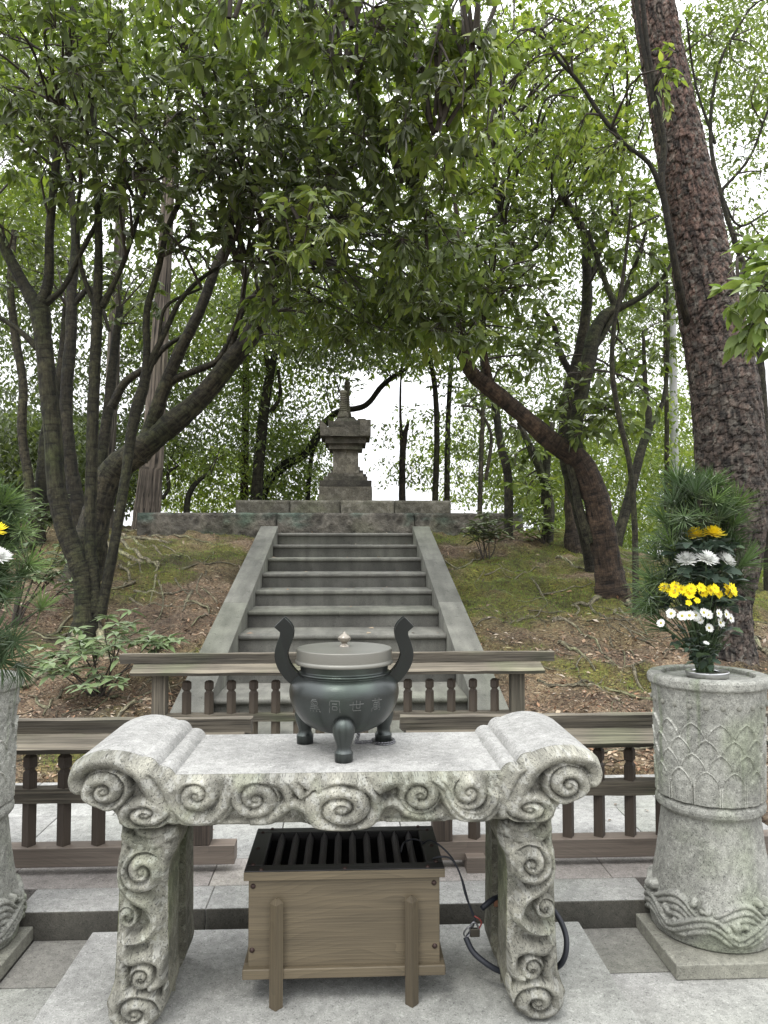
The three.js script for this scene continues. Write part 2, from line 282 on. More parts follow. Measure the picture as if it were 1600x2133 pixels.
{
  const xs = [], ds = [];
  for (let x = -600; x < -60; x += 90) xs.push(x); for (let x = -60; x < -14; x += 4) xs.push(x); for (let x = -14; x < -6.5; x += 0.25) xs.push(x);
  for (let x = -6.5; x < 6.5; x += 0.05) xs.push(x); for (let x = 6.5; x < 14; x += 0.25) xs.push(x); for (let x = 14; x < 60; x += 4) xs.push(x); for (let x = 60; x <= 600; x += 90) xs.push(x);
  for (let d = -600; d < -60; d += 90) ds.push(d); for (let d = -60; d < 3; d += 3.5) ds.push(d); ds.push(3.3, KERB + 0.24, KERB + 0.26);
  for (let d = 3.8; d < 5.3; d += 0.1) ds.push(d); for (let d = 5.3; d < 12.6; d += 0.045) ds.push(d); for (let d = 12.6; d < 20; d += 0.2) ds.push(d); for (let d = 20; d < 60; d += 2) ds.push(d); for (let d = 60; d <= 900; d += 70) ds.push(d);
  const nx = xs.length, pos = [], uv = [], idx = [], col = [];
  ds.forEach((d) => xs.forEach((x) => {
    const far = Math.abs(x) > 60 || Math.abs(d) > 60; pos.push(x, far ? (d > 0 ? -9 : -0.1) : H(x, d), -d); uv.push(x + 0.15 * n3(x, 1, d), d + H(x, d) * 1.2);
    const m = mossAt(x, d), b = fbm(x * 1.7, 4, d * 1.7, 4), pale = sstep(0.02, 0.25, fbm(x * 0.5 + 9, 3, d * 0.9, 3));
    const e = [0.5 + 0.6 * b + 0.3 * pale, 0.46 + 0.56 * b + 0.3 * pale, 0.415 + 0.5 * b + 0.28 * pale], g = [0.3 + 0.4 * b, 0.4 + 0.48 * b, 0.075 + 0.08 * b];
    for (let c = 0; c < 3; c++) col.push(lerp(e[c], g[c], m));
  }));
  for (let j = 0; j < ds.length - 1; j++) for (let i = 0; i < nx - 1; i++) { const a = j * nx + i, b = a + nx; idx.push(a, a + 1, b, b, a + 1, b + 1); }
  const g = new THREE.BufferGeometry();
  g.setAttribute('position', new THREE.Float32BufferAttribute(pos, 3)); g.setAttribute('uv', new THREE.Float32BufferAttribute(uv, 2)); g.setAttribute('color', new THREE.Float32BufferAttribute(col, 3)); g.setIndex(idx); g.computeVertexNormals();
  struct('ground', g, M.soil);
}
// paving stones, each a mesh; alike stones share a few geometries
function stoneSet(parent, name, x0, x1, d0, d1, y, th, tintBase, seed, gap = 0.004) {
  const g = boxUV(rb(x0 + gap, x1 - gap, y - th, y, -d1 + gap, -d0 - gap, 0.004, 2), 1, (seed * 0.37) % 1, (seed * 0.61) % 1);
  const k = 0.93 + 0.14 * rng(seed * 7 + 3)();
  colorize(g, (p) => { const t = stoneTint(tintBase, { moss: 0.18, dirt: 0.22, scale: 1.7, seed })(p); return t.map((v) => v * k); });
  const m = mesh(name, g, M.paver, parent); return m;
}
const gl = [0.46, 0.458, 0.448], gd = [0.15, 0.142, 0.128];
{
  const fore = new THREE.Group(); fore.name = numbered('forecourt'); scene.add(fore); fore.userData.kind = 'structure';
  const rows = [[2.42, 3.08], [1.8, 2.42], [1.18, 1.8], [0.4, 1.18], [-0.6, 0.4], [-1.8, -0.6]]; let s = 1;
  for (const x of [[-4.2, -2.6], [-2.6, -1.35], [-1.35, -0.5], [-0.5, 0.5], [0.5, 1.0], [1.0, 2.4], [2.4, 4.2]]) {
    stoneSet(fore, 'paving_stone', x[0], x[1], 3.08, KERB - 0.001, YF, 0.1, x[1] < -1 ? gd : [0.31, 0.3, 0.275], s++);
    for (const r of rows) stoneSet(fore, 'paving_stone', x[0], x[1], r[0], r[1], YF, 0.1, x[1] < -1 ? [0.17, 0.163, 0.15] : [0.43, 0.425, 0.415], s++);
  }
  const kerb = new THREE.Group(); kerb.name = numbered('kerb'); scene.add(kerb); kerb.userData.kind = 'structure';
  const kd = [0.47, 0.468, 0.455];
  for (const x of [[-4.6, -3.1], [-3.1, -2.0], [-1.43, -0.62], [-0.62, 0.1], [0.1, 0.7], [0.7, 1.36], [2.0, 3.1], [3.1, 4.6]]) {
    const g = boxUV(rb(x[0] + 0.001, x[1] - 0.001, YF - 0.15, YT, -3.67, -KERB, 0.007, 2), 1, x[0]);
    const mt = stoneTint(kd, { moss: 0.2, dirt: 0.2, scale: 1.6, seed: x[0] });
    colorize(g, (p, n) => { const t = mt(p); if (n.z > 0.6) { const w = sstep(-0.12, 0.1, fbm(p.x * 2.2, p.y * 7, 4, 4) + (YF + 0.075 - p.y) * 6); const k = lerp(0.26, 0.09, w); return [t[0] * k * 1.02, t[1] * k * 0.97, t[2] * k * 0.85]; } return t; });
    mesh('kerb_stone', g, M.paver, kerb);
  }
  // short pieces set back where the flower vases stand against the kerb
  for (const x of [[-2.0, -1.43], [1.36, 2.0]]) mesh('kerb_stone', colorize(boxUV(rb(x[0] + 0.003, x[1] - 0.003, YF - 0.15, YF + 0.06, -3.67, -KERB - 0.17, 0.006, 2)), stoneTint([0.2, 0.195, 0.18])), M.paver, kerb);
  const plaza = new THREE.Group(); plaza.name = numbered('pavement'); scene.add(plaza); plaza.userData.kind = 'structure';
  for (let k = -4; k < 4; k++) stoneSet(plaza, 'paving_stone', k * 0.95 + 0.3, k * 0.95 + 1.25, 3.672, 3.98, YT, 0.12, [0.46, 0.425, 0.405], s++, 0.002);
  [[3.98, 4.64, 0.29], [4.64, 5.3, -0.06], [5.3, 5.66, 0.2]].forEach(([d0, d1, off], r) => { for (let k = -5; k < 4; k++) { const x0 = Math.max(-2.43, off + k * 0.66), x1 = Math.min(2.36, off + k * 0.66 + 0.66); if (x1 - x0 > 0.06 && !(r === 2 && (x1 < -1.4 || x0 > 1.35))) stoneSet(plaza, 'paving_stone', x0, x1, d0, d1, YT, 0.12, gl, s++, 0.0028); } });
}
{ // single big slab under the altar
  const g = boxUV(rb(-1.066, 0.985, YF - 0.05, 0, -3.332, -1.2, 0.006, 2));
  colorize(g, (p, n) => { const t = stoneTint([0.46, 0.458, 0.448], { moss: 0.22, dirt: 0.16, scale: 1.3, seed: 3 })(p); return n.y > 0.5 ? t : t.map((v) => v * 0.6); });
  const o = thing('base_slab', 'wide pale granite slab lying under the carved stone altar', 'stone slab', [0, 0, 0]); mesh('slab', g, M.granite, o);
}
{ // stairs
  const o = thing('stone_stairs', 'flight of ten grey stone steps with sloping side walls climbing the mound', 'stairs', [0, 0, 0]);
  const tint = (s) => stoneTint([0.27, 0.265, 0.248], { moss: 0.22, dirt: 0.36, scale: 1.5, seed: s });
  for (let i = 10; i >= 1; i--) {
    const y = stepY(i), d = stepD(i), seed = i * 3.3;
    const tr = new THREE.Shape(); const nose = 0.026, th = 0.05; // rounded nosing, profile in (distance, height)
    tr.moveTo(TREAD + 0.05, -th); tr.lineTo(0.012, -th); tr.absarc(0.012, -th / 2, th / 2, -Math.PI / 2, -Math.PI * 1.5, true); tr.lineTo(TREAD + 0.05, 0);
    const g = prism(tr, SW * 2 - 0.006).rotateY(Math.PI / 2); // (distance -> -z), depth -> x
    g.translate(SX - SW + 0.003, y, -d + 0.0);
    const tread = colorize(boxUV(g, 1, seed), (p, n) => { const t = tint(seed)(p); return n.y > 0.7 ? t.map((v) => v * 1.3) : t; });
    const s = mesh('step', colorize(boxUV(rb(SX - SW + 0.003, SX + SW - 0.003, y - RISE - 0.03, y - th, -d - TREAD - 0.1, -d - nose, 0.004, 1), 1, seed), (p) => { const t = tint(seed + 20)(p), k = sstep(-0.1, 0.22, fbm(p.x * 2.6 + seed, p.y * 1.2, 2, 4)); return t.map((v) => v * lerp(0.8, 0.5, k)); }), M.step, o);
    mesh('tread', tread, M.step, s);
  }
  for (const side of [-1, 1]) { // side walls of five blocks
    const x0 = side < 0 ? SX - SW - 0.26 : SX + SW, cuts = [5.36, 6.75, 8.3, 9.9, 11.72];
    const w = new THREE.Group(); w.name = 'side_wall'; o.add(w);
    for (let k = 0; k < 4; k++) {
      const a = cuts[k] + 0.004, b = cuts[k + 1] - 0.004, ya = stairLine(a) + 0.075, yb = stairLine(b) + 0.075;
      const sh = poly([[a, Math.max(-0.15, ya - 0.5)], [b, yb - 0.55], [b, yb], [a, ya]]);
      const g = prism(sh, 0.26 - 0.008, 0.004).rotateY(Math.PI / 2).translate(x0 + 0.004, 0, 0);
      mesh('block', colorize(boxUV(g, 1, k * 0.4), stoneTint([0.31, 0.308, 0.285], { moss: 0.25, dirt: 0.26, scale: 1.4, seed: k * 5 + side })), M.step, w);
    }
  }
}
function roughBlock(w, h, d, seed, amp = 0.018) { // hewn block: faces pushed in and out
  const g = mergeVertices(new THREE.BoxGeometry(w, h, d, Math.max(4, Math.round(w / 0.05)), Math.max(4, Math.round(h / 0.045)), Math.max(3, Math.round(d / 0.12))).deleteAttribute('uv').deleteAttribute('normal'));
  const p = g.attributes.position;
  for (let i = 0; i < p.count; i++) {
    const x = p.getX(i), y = p.getY(i), z = p.getZ(i), edge = Math.min(w / 2 - Math.abs(x), h / 2 - Math.abs(y) < 1e-4 ? 1 : h / 2 - Math.abs(y));
    const k = fbm(x * 5 + seed, y * 7, z * 5, 4) * amp * 2.2;
    if (Math.abs(z - d / 2) < 1e-4) p.setZ(i, z + k + amp * 0.4 * Math.min(1, edge / 0.05));
    if (Math.abs(y - h / 2) < 1e-4) p.setY(i, y + k * 0.35);
    if (Math.abs(Math.abs(x) - w / 2) < 1e-4) p.setX(i, x + k * 0.25);
  }
  g.computeVertexNormals();
  return boxUV(g, 1, seed);
}
{ // stone terrace on the mound: a hewn lower course and a dressed upper course
  const lower = thing('hewn_stone_wall', 'long low wall of three rough hewn blocks at the top of the stairs', 'wall', [0, 0, 0]);
  const y1 = 2.135;
  for (const [a, b, s] of [[285, 577, 1], [577, 864, 2], [864, 1090, 3]]) {
    const xa = onZ(a, 1085, 12).x + 0.006, xb = onZ(b, 1085, 12).x - 0.006;
    const g = roughBlock(xb - xa, 0.46, 0.5, s * 9, 0.02).translate((xa + xb) / 2, y1 - 0.23, -12.25);
    colorize(g, (p, n) => { const t = stoneTint([0.24, 0.225, 0.2], { moss: 0.25, dirt: 0.45, scale: 2.4, seed: s })(p), k = sstep(0.06, 0.26, fbm(p.x * 1.3 + 4, p.y * 2.3, 1, 4)); return [t[0] * (1 - 0.35 * k), t[1] * (1 - 0.05 * k), t[2] * (1 - 0.08 * k)]; });
    mesh('block', g, M.rough, lower);
  }
  const fill = struct('terrace', colorize(boxUV(rb(-3.25, 2.65, 1.5, 2.115, -17.6, -12.45, 0.02, 2)), stoneTint([0.2, 0.19, 0.15], { moss: 0.6, scale: 1 })), M.soil);
  const upper = thing('plinth_course', 'dressed course of four grey blocks round the foot of the stone tower', 'plinth', [0, 0, 0]);
  const yb = 2.385, P = [490, 604, 709, 822, 940];
  for (let k = 0; k < 4; k++) {
    const xa = onZ(P[k], 1060, 12.95).x + 0.006, xb = onZ(P[k + 1], 1060, 12.95).x - 0.006;
    const g = roughBlock(xb - xa, 0.3, 0.42, 40 + k * 4, 0.006).translate((xa + xb) / 2, yb - 0.145, -13.16);
    mesh('block', colorize(g, stoneTint([0.25, 0.24, 0.21], { moss: 0.4, dirt: 0.4, scale: 2.2, seed: 50 + k })), M.tower, upper);
  }
  const xl = onZ(490, 1060, 12.95).x, xr = onZ(940, 1060, 12.95).x;
  mesh('paving', colorize(boxUV(rb(xl + 0.03, xr - 0.03, 2.1, 2.36, -17, -13.38, 0.02, 2)), stoneTint([0.26, 0.25, 0.22], { moss: 0.3 })), M.tower, upper);
}
function tower(label, withJewel, finialTop) { // hokyointo: stacked square stones, eared roof, ringed spire; local metres for the front tower
  const k = 0.00886, Y0 = 1044, o = thing('stone_tower', label, 'stone tower', [0, 0, 0]);
  const sq = (name, x0, x1, yt, yb, seed, dark = 1, taper = 1) => {
    const w = (x1 - x0) * k, h = (yb - yt) * k, g = new THREE.BoxGeometry(w, h, w, 6, 4, 6); const p = g.attributes.position;
    for (let i = 0; i < p.count; i++) { const t = p.getY(i) / h + 0.5, f = lerp(1, taper, t); p.setX(i, p.getX(i) * f + 0.01 * n3(p.getX(i) * 4 + seed, p.getY(i) * 5, p.getZ(i) * 4)); p.setZ(i, p.getZ(i) * f); p.setY(i, p.getY(i) + 0.008 * n3(p.getX(i) * 5, seed, p.getZ(i) * 5)); }
    g.translate(0, (Y0 - (yt + yb) / 2) * k, 0); g.computeVertexNormals();
    return mesh(name, colorize(boxUV(g, 1, seed), stoneTint([0.185 * dark, 0.172 * dark, 0.15 * dark], { moss: 0.35, dirt: 0.5, scale: 3.2, seed })), M.tower, o);
  };
  sq('base_block', 667, 775, 1012.7, 1044, 1, 1.2); sq('base_slab', 667, 773, 1001, 1012.3, 2, 0.42); sq('lower_step', 676, 766, 992, 1000.6, 3, 0.75); sq('lower_step', 685, 757, 984, 991.6, 4, 0.95);
  sq('body', 694, 747, 937, 983.8, 5, 1.35, 0.98); sq('eave_step', 688, 758, 926, 936.8, 6, 1.0); sq('eave_step', 681, 765, 913, 925.8, 7, 0.8);
  const roof = sq('roof', 671, 773, 895, 912.8, 8, 0.9);
  for (const a of [0, 1, 2, 3]) { // upturned ears at the four corners
    const s = new THREE.Shape(); s.moveTo(0, 0); s.lineTo(0.185, 0); s.lineTo(0.15, 0.1); s.quadraticCurveTo(0.08, 0.2, -0.02, 0.265); s.lineTo(0, 0);
    const g = prism(s, 0.185, 0.006).translate(-0.451, (Y0 - 911) * k, 0.451 - 0.185).rotateY(a * Math.PI / 2);
    mesh('roof_ear', colorize(boxUV(g, 1, a), stoneTint([0.19, 0.178, 0.158], { moss: 0.3, dirt: 0.4, seed: a })), M.tower, roof);
  }
  sq('roof_step', 685, 755, 887.5, 894.8, 9, 0.7); sq('roof_step', 690, 750, 880, 887.3, 10, 0.6); sq('roof_step', 696, 745, 872, 879.8, 11, 0.5, 0.78);
  const yy = (py) => (Y0 - py) * k;
  const sp = [[0, yy(872)], [0.105, yy(871)], [0.11, yy(866)], [0.085, yy(858)], [0.075, yy(856)]];
  for (let r = 0; r < 9; r++) { const y = yy(855) + r * (yy(821) - yy(855)) / 9, h = (yy(821) - yy(855)) / 9, R = 0.078 - r * 0.0022; sp.push([R - 0.017, y + 0.003], [R, y + h * 0.25], [R, y + h * 0.7], [R - 0.015, y + h * 0.92]); }
  sp.push([0.06, yy(820)], [0.068, yy(818)], [0.07, yy(814)], [0.05, yy(812.5)]);
  if (withJewel) sp.push([0.045, yy(811)], [0.082, yy(806)], [0.085, yy(801)], [0.06, yy(798.5)], [0.08, yy(796)], [0.075, yy(792)], [0.04, yy(788)], [0, yy(786)]); else sp.push([0.03, yy(812)], [0, yy(811.8)]);
  const g = lathe(sp, 24); g.translate(-0.05 * (withJewel ? 0 : 1), 0, 0);
  mesh('spire', colorize(boxUV(g), stoneTint([0.23, 0.21, 0.185], { moss: 0.35, dirt: 0.5, scale: 5, seed: 5 })), M.tower, o);
  return o;
}
{
  const a = tower('grey stone tower with ringed spire standing on the plinth above the stairs', false);
  a.position.set(onZ(720, 1040, 14.3).x, onZ(720, 1044, 13.83).y - 0.02, -14.3);
  const b = tower('second stone tower with a rounded jewel finial, mostly hidden behind the front tower', true);
  a.scale.y = 1.035; b.scale.set(0.86, 1.1, 0.86); b.position.set(onZ(723, 1040, 16.6).x, 0, -16.6); b.position.y = onZ(727, 791, 16.6).y - 258 * 0.00886 * 1.1;
}
// ------------------------------------------------------------------ carved relief: spirals and bands raised from a face
const ZT = 2.7, ZL = 2.705;
const toTable = (x, y) => { const p = onZ(x, y, ZT); return [p.x, p.y]; };
const PX = 1 / F * ZT;                                     // metres per photo pixel there
const X0 = (toTable(150, 1610)[0] + toTable(1248, 1602)[0]) / 2;
function smoothLine(pts, n = 60) { return crv(pts.map((p) => V3(p[0], p[1], 0))).getPoints(n).map((p) => [p.x, p.y]); }
function segDist(px, py, L) { let best = 1e9, t = 0; for (let i = 0; i < L.length - 1; i++) { const ax = L[i][0], ay = L[i][1], bx = L[i + 1][0] - ax, by = L[i + 1][1] - ay, q = clamp(((px - ax) * bx + (py - ay) * by) / (bx * bx + by * by)); const d = Math.hypot(px - ax - q * bx, py - ay - q * by); if (d < best) { best = d; t = (i + q) / (L.length - 1); } } return [best, t]; }
function inside(px, py, P) { let c = false; for (let i = 0, j = P.length - 1; i < P.length; j = i++) if ((P[i][1] > py) !== (P[j][1] > py) && px < (P[j][0] - P[i][0]) * (py - P[i][1]) / (P[j][1] - P[i][1]) + P[i][0]) c = !c; return c; }
// kinds: {s:[cx,cy,rx,ry], dir, turns, ph, A} and {b:[points], w:[w0,w1], g: grooves, A}; all in metres
function reliefH(x, y, prims) {
  let h = 0;
  for (const q of prims) {
    if (q.s) {
      const dx = (x - q.s[0]) / q.s[2], dy = (y - q.s[1]) / q.s[3], s = Math.hypot(dx, dy);
      if (s >= 1) continue;
      const wob = 1 + 0.06 * n3(x * 30, y * 30, q.s[0] * 50), th = Math.atan2(dy, dx) * q.dir, t = Math.pow(s * wob, 0.85) * q.turns + th / (2 * Math.PI) + q.ph, f = t - Math.floor(t);
      const ridge = Math.sqrt(Math.max(0, 1 - (2 * f - 1) ** 2)), eye = Math.sqrt(Math.max(0, 1 - (s / 0.2) ** 2));
      const dome = Math.sqrt(1 - s * s), e = Math.min(1, (1 - s) / 0.16), k = e * (2 - e);
      h = Math.max(h, q.A * (0.36 * dome + 0.06 + 0.58 * Math.max(ridge * Math.min(1, s / 0.2), eye * 0.9)) * k);
    } else {
      if (x < q.box[0] || x > q.box[2] || y < q.box[1] || y > q.box[3]) continue;
      const [d, t] = segDist(x, y, q.L), w = lerp(q.w[0], q.w[1], t) * (q.fat ? 0.7 + 0.5 * Math.sin(Math.PI * t) : 1);
      if (d >= w) continue;
      const u = d / w, body = Math.sqrt(1 - u * u), gr = q.g ? 0.8 + 0.2 * Math.abs(Math.cos(u * q.g * Math.PI * 0.5)) : 1;
      h = Math.max(h, q.A * body * gr * Math.min(1, t / 0.06 + 0.4, (1 - t) / 0.06 + 0.4));
    }
  }
  return h;
}
function prims(list, conv, px, mirror) {
  return list.map((q) => {
    const m = (p) => { const r = conv(p[0], p[1]); return mirror ? [2 * X0 - r[0], r[1]] : r; };
    if (q.s) { const c = m(q.s); return { s: [c[0], c[1], q.s[2] * px, q.s[3] * px], dir: mirror ? q.dir : -q.dir, ph: mirror ? q.ph + 0.5 : q.ph, turns: q.turns || 2, A: q.A }; }
    const L = smoothLine(q.b.map(m)), W = Math.max(...q.w) * px * 1.3, xs = L.map((p) => p[0]), ys = L.map((p) => p[1]);
    return { L, w: q.w.map((w) => w * px), g: q.g, fat: q.fat, A: q.A, box: [Math.min(...xs) - W, Math.min(...ys) - W, Math.max(...xs) + W, Math.max(...ys) + W] };
  });
}
function reliefFace(P, list, z, step, { round = 0.012, back = 0.03, base = 0, moss = 0.18 } = {}) {
  const xs = P.map((p) => p[0]), ys = P.map((p) => p[1]), x0 = Math.min(...xs) - step, y0 = Math.min(...ys) - step, nx = Math.ceil((Math.max(...xs) - x0) / step) + 2, ny = Math.ceil((Math.max(...ys) - y0) / step) + 2;
  const ring = [...P, P[0]], id = new Int32Array(nx * ny).fill(-1), pos = [], uv = [], col = [], idx = [], out = new Uint8Array(nx * ny);
  const tint = stoneTint([0.42, 0.418, 0.4], { moss: 0.22, dirt: 0.28, scale: 7, seed: z * 3 }), tint2 = stoneTint([1, 1, 1], { moss, dirt: 0.2, scale: 2.1, seed: 8 });
  for (let j = 0; j < ny; j++) for (let i = 0; i < nx; i++) {
    let x = x0 + i * step, y = y0 + j * step; const ins = inside(x, y, P), [sd] = segDist(x, y, ring);
    if (!ins && sd > step * 1.5) continue;
    let h;
    if (!ins) { // pull onto the outline
      let bx = x, by = y, bd = 1e9; for (let k = 0; k < ring.length - 1; k++) { const ax = ring[k][0], ay = ring[k][1], ex = ring[k + 1][0] - ax, ey = ring[k + 1][1] - ay, q = clamp(((x - ax) * ex + (y - ay) * ey) / (ex * ex + ey * ey || 1)), qx = ax + q * ex, qy = ay + q * ey, dd = Math.hypot(x - qx, y - qy); if (dd < bd) { bd = dd; bx = qx; by = qy; } }
      x = bx; y = by; h = -back; out[j * nx + i] = 1;
    } else { const e = Math.min(1, sd / round), k = Math.sqrt(e * (2 - e)); h = base + (reliefH(x, y, list) + 0.004) * k - back * (1 - k) * 0.6 + 0.0022 * fbm(x * 34, y * 34, z, 3) + 0.0012 * n3(x * 150, y * 150, 1); }
    id[j * nx + i] = pos.length / 3; pos.push(x, y, -z + h); uv.push(x, y);
    const t = tint(V3(x, y, 0)), t2 = tint2(V3(x, y, 1));
    const worn = sstep(-0.05, 0.25, fbm(x * 9, y * 9, 4, 4)) * 0.25 + 1; // pale worn patches
    col.push(t[0] * t2[0] * worn, t[1] * t2[1] * worn, t[2] * t2[2] * worn);
  }
  for (let j = 0; j < ny - 1; j++) for (let i = 0; i < nx - 1; i++) {
    const a = j * nx + i, q = [a, a + 1, a + nx, a + nx + 1], o = q.map((k) => id[k]);
    if (o.some((k) => k < 0)) { continue; }
    if (q.every((k) => out[k])) continue;
    idx.push(o[0], o[1], o[2], o[2], o[1], o[3]);
  }
  const g = new THREE.BufferGeometry();
  g.setAttribute('position', new THREE.Float32BufferAttribute(pos, 3)); g.setAttribute('uv', new THREE.Float32BufferAttribute(uv, 2)); g.setAttribute('color', new THREE.Float32BufferAttribute(col, 3)); g.setIndex(idx); g.computeVertexNormals();
  return g;
}
{ // ------------------------------------------------------------ the stone altar
  const o = thing('stone_altar', 'carved granite altar table with cloud scrolls, rolled ends and two thick legs', 'altar', [0, 0, 0]);
  const leftPx = [[364, 1614], [345, 1600], [325, 1588], [303, 1582], [284, 1570], [252, 1563], [224, 1565], [200, 1573], [182, 1579], [165, 1583], [154, 1597], [150, 1618], [156, 1638], [172, 1650], [192, 1664], [220, 1676], [241, 1687], [251, 1700], [254, 1716]];
  const left = leftPx.map((p) => toTable(...p)); const yTop = left[0][1], yBot = toTable(600, 1713)[1];
  left[left.length - 1][1] = yBot;
  const arc = (a, b, k) => { const out = []; for (let i = 0; i < 10; i++) { const t = i / 10, q = 4 * t * (1 - t) * k; out.push([lerp(a[0], b[0], t) + (b[1] - a[1]) * -q, lerp(a[1], b[1], t) + (b[0] - a[0]) * q]); } return out; };
  const cusp = [[364, 1614], [330, 1598], [296, 1577], [158, 1585]].map((p) => toTable(...p));   // small roll, middle roll, big roll
  const curve = [...arc(cusp[0], cusp[1], -0.2), ...arc(cusp[1], cusp[2], -0.2), ...arc(cusp[2], cusp[3], -0.13), ...smoothLine([cusp[3], ...left.slice(10, -1)], 40)]; curve[0] = left[0]; curve.push(left[left.length - 1]);
  const right = curve.map((p) => [2 * X0 - p[0], p[1]]).reverse();
  const bulge = []; for (let k = 0; k <= 14; k++) { const a = k / 14; bulge.push([lerp(toTable(626, 1713)[0], toTable(800, 1713)[0], a), yBot - 0.016 * Math.sin(Math.PI * a)]); }
  const P = [...curve, ...bulge, ...right];
  const A = 0.058;
  const main = [
    { s: [712, 1672, 88, 60], dir: 1, turns: 2.5, ph: 0.25, A: A * 1.3 },
    { s: [536, 1654, 52, 42], dir: -1, turns: 2, ph: 0.3, A }, { s: [414, 1648, 44, 38], dir: 1, turns: 1.9, ph: 0.1, A: A * 0.9 },
    { b: [[358, 1625], [366, 1668], [395, 1696], [440, 1700], [470, 1676], [488, 1640], [520, 1618], [560, 1616], [590, 1630]], w: [20, 15], g: 2, A: A * 0.8 },
    { b: [[520, 1704], [560, 1700], [588, 1680], [608, 1666], [640, 1676]], w: [14, 12], A: A * 0.75 },
    { b: [[575, 1617], [600, 1640], [604, 1668]], w: [13, 9], fat: 1, A: A * 0.8 }, { b: [[594, 1614], [620, 1634], [632, 1655]], w: [13, 9], fat: 1, A: A * 0.72 }, { b: [[612, 1613], [640, 1626], [652, 1640]], w: [12, 9], fat: 1, A: A * 0.64 },
    { b: [[440, 1706], [500, 1708], [560, 1708]], w: [9, 7], A: A * 0.4 }, { b: [[660, 1640], [690, 1620], [730, 1618], [765, 1636]], w: [12, 12], A: A * 0.95 },
    { s: [872, 1646, 46, 40], dir: 1, turns: 2, ph: 0.2, A }, { s: [972, 1642, 40, 36], dir: -1, turns: 1.7, ph: 0.2, A: A * 0.9 },
    { b: [[782, 1640], [800, 1622], [830, 1618], [842, 1640]], w: [20, 14], fat: 1, A: A * 0.9 },
    { b: [[775, 1690], [798, 1668], [822, 1664], [850, 1684], [890, 1692], [925, 1684]], w: [13, 12], g: 1, A: A * 0.8 },
    { b: [[848, 1618], [890, 1612], [920, 1630], [938, 1664], [962, 1688], [1000, 1690], [1022, 1668], [1030, 1640]], w: [16, 20], g: 3, A: A * 0.85 },
    { b: [[800, 1706], [860, 1706], [930, 1708]], w: [8, 8], A: A * 0.4 },
    { b: [[380, 1708], [420, 1712], [470, 1706]], w: [8, 8], A: A * 0.35 },
  ];
  const scroll = [
    { b: [[176, 1652], [158, 1620], [172, 1592], [214, 1578], [258, 1580], [296, 1600], [318, 1632], [338, 1664], [362, 1690]], w: [22, 19], g: 1, A: A * 1.0 },
    { s: [230, 1636, 52, 43], dir: 1, turns: 2.0, ph: 0.55, A: A * 1.3 }, { s: [312, 1684, 58, 34], dir: 1, turns: 1.9, ph: 0.4, A: A * 1.2 },
    { b: [[298, 1600], [330, 1606], [352, 1640], [364, 1680]], w: [13, 11], A: A * 0.8 }, { b: [[250, 1668], [262, 1686], [258, 1706]], w: [16, 14], A: A * 0.7 }, { b: [[345, 1668], [366, 1684], [364, 1704]], w: [12, 12], A: A * 0.75 },
  ];
  const list = [...prims(main, toTable, PX), ...prims(scroll, toTable, PX), ...prims(scroll, toTable, PX, true)];
  const face = reliefFace(P, list, ZT - 0.014, 0.0029, { round: 0.018, back: 0.034 });
  mesh('carved_front', face, M.carved, o);
  // top: the same outline run back, flat between the rolled ends
  const sh = poly(P.map(([x, y]) => [X0 + (x - X0) * 0.997, Math.max(y, yBot + 0.001)]));
  const topG = prism(sh, 0.56).translate(0, 0, -ZT - 0.56 - 0.004);
  const tt = stoneTint([0.45, 0.447, 0.435], { moss: 0.12, dirt: 0.16, scale: 2.2, seed: 4 });
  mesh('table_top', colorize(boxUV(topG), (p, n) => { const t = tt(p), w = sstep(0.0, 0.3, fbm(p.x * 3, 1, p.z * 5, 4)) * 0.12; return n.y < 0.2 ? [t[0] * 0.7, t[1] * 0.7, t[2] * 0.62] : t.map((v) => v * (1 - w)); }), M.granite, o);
  // legs
  const toLeg = (x, y) => { const p = onZ(x, y, ZL); return [p.x, p.y]; };
  const legPx = [[254, 1722], [368, 1719], [374, 1742], [368, 1768], [354, 1796], [351, 1900], [351, 2000], [350, 2036], [353, 2066], [344, 2098], [326, 2120], [296, 2128], [256, 2128], [232, 2114], [222, 2092], [230, 2070], [238, 2045], [241, 2000], [246, 1900], [250, 1800]];
  const lp = legPx.map((p) => toLeg(...p)); lp[0][1] = lp[1][1] = yBot - 0.003; lp[11][1] = lp[12][1] = 0.001;
  const legRelief = [
    { b: [[258, 1728], [288, 1752], [330, 1752], [366, 1730]], w: [13, 14], fat: 1, A: A * 0.7 }, { b: [[290, 1726], [320, 1736], [350, 1726]], w: [10, 10], A: A * 0.6 }, { b: [[352, 1750], [352, 1770], [334, 1790]], w: [16, 12], A: A * 0.8 },
    { s: [304, 1802, 46, 46], dir: -1, turns: 2.0, ph: 0.2, A: A * 1.35 }, { b: [[330, 1762], [346, 1790], [342, 1826]], w: [14, 10], A: A * 0.8 },
    { b: [[262, 1770], [258, 1820], [280, 1856], [318, 1880], [330, 1914], [302, 1944], [256, 1950]], w: [14, 12], g: 2, fat: 1, A: A * 1.05 },
    { s: [272, 1900, 22, 24], dir: 1, turns: 1.6, ph: 0.1, A: A * 0.85 },
    { b: [[256, 1966], [276, 1988], [312, 1982], [340, 1996], [338, 2030], [312, 2046]], w: [16, 14], g: 1, A: A * 1.0 }, { s: [302, 2022, 27, 27], dir: 1, turns: 1.6, ph: 0.3, A: A * 1.15 },
    { b: [[254, 2000], [266, 2036], [258, 2066]], w: [12, 10], A: A * 0.7 },
    { s: [290, 2090, 60, 42], dir: -1, turns: 2.1, ph: 0.35, A: A * 1.3 }, { b: [[350, 2050], [344, 2080], [330, 2108]], w: [10, 10], A: A * 0.6 },
  ];
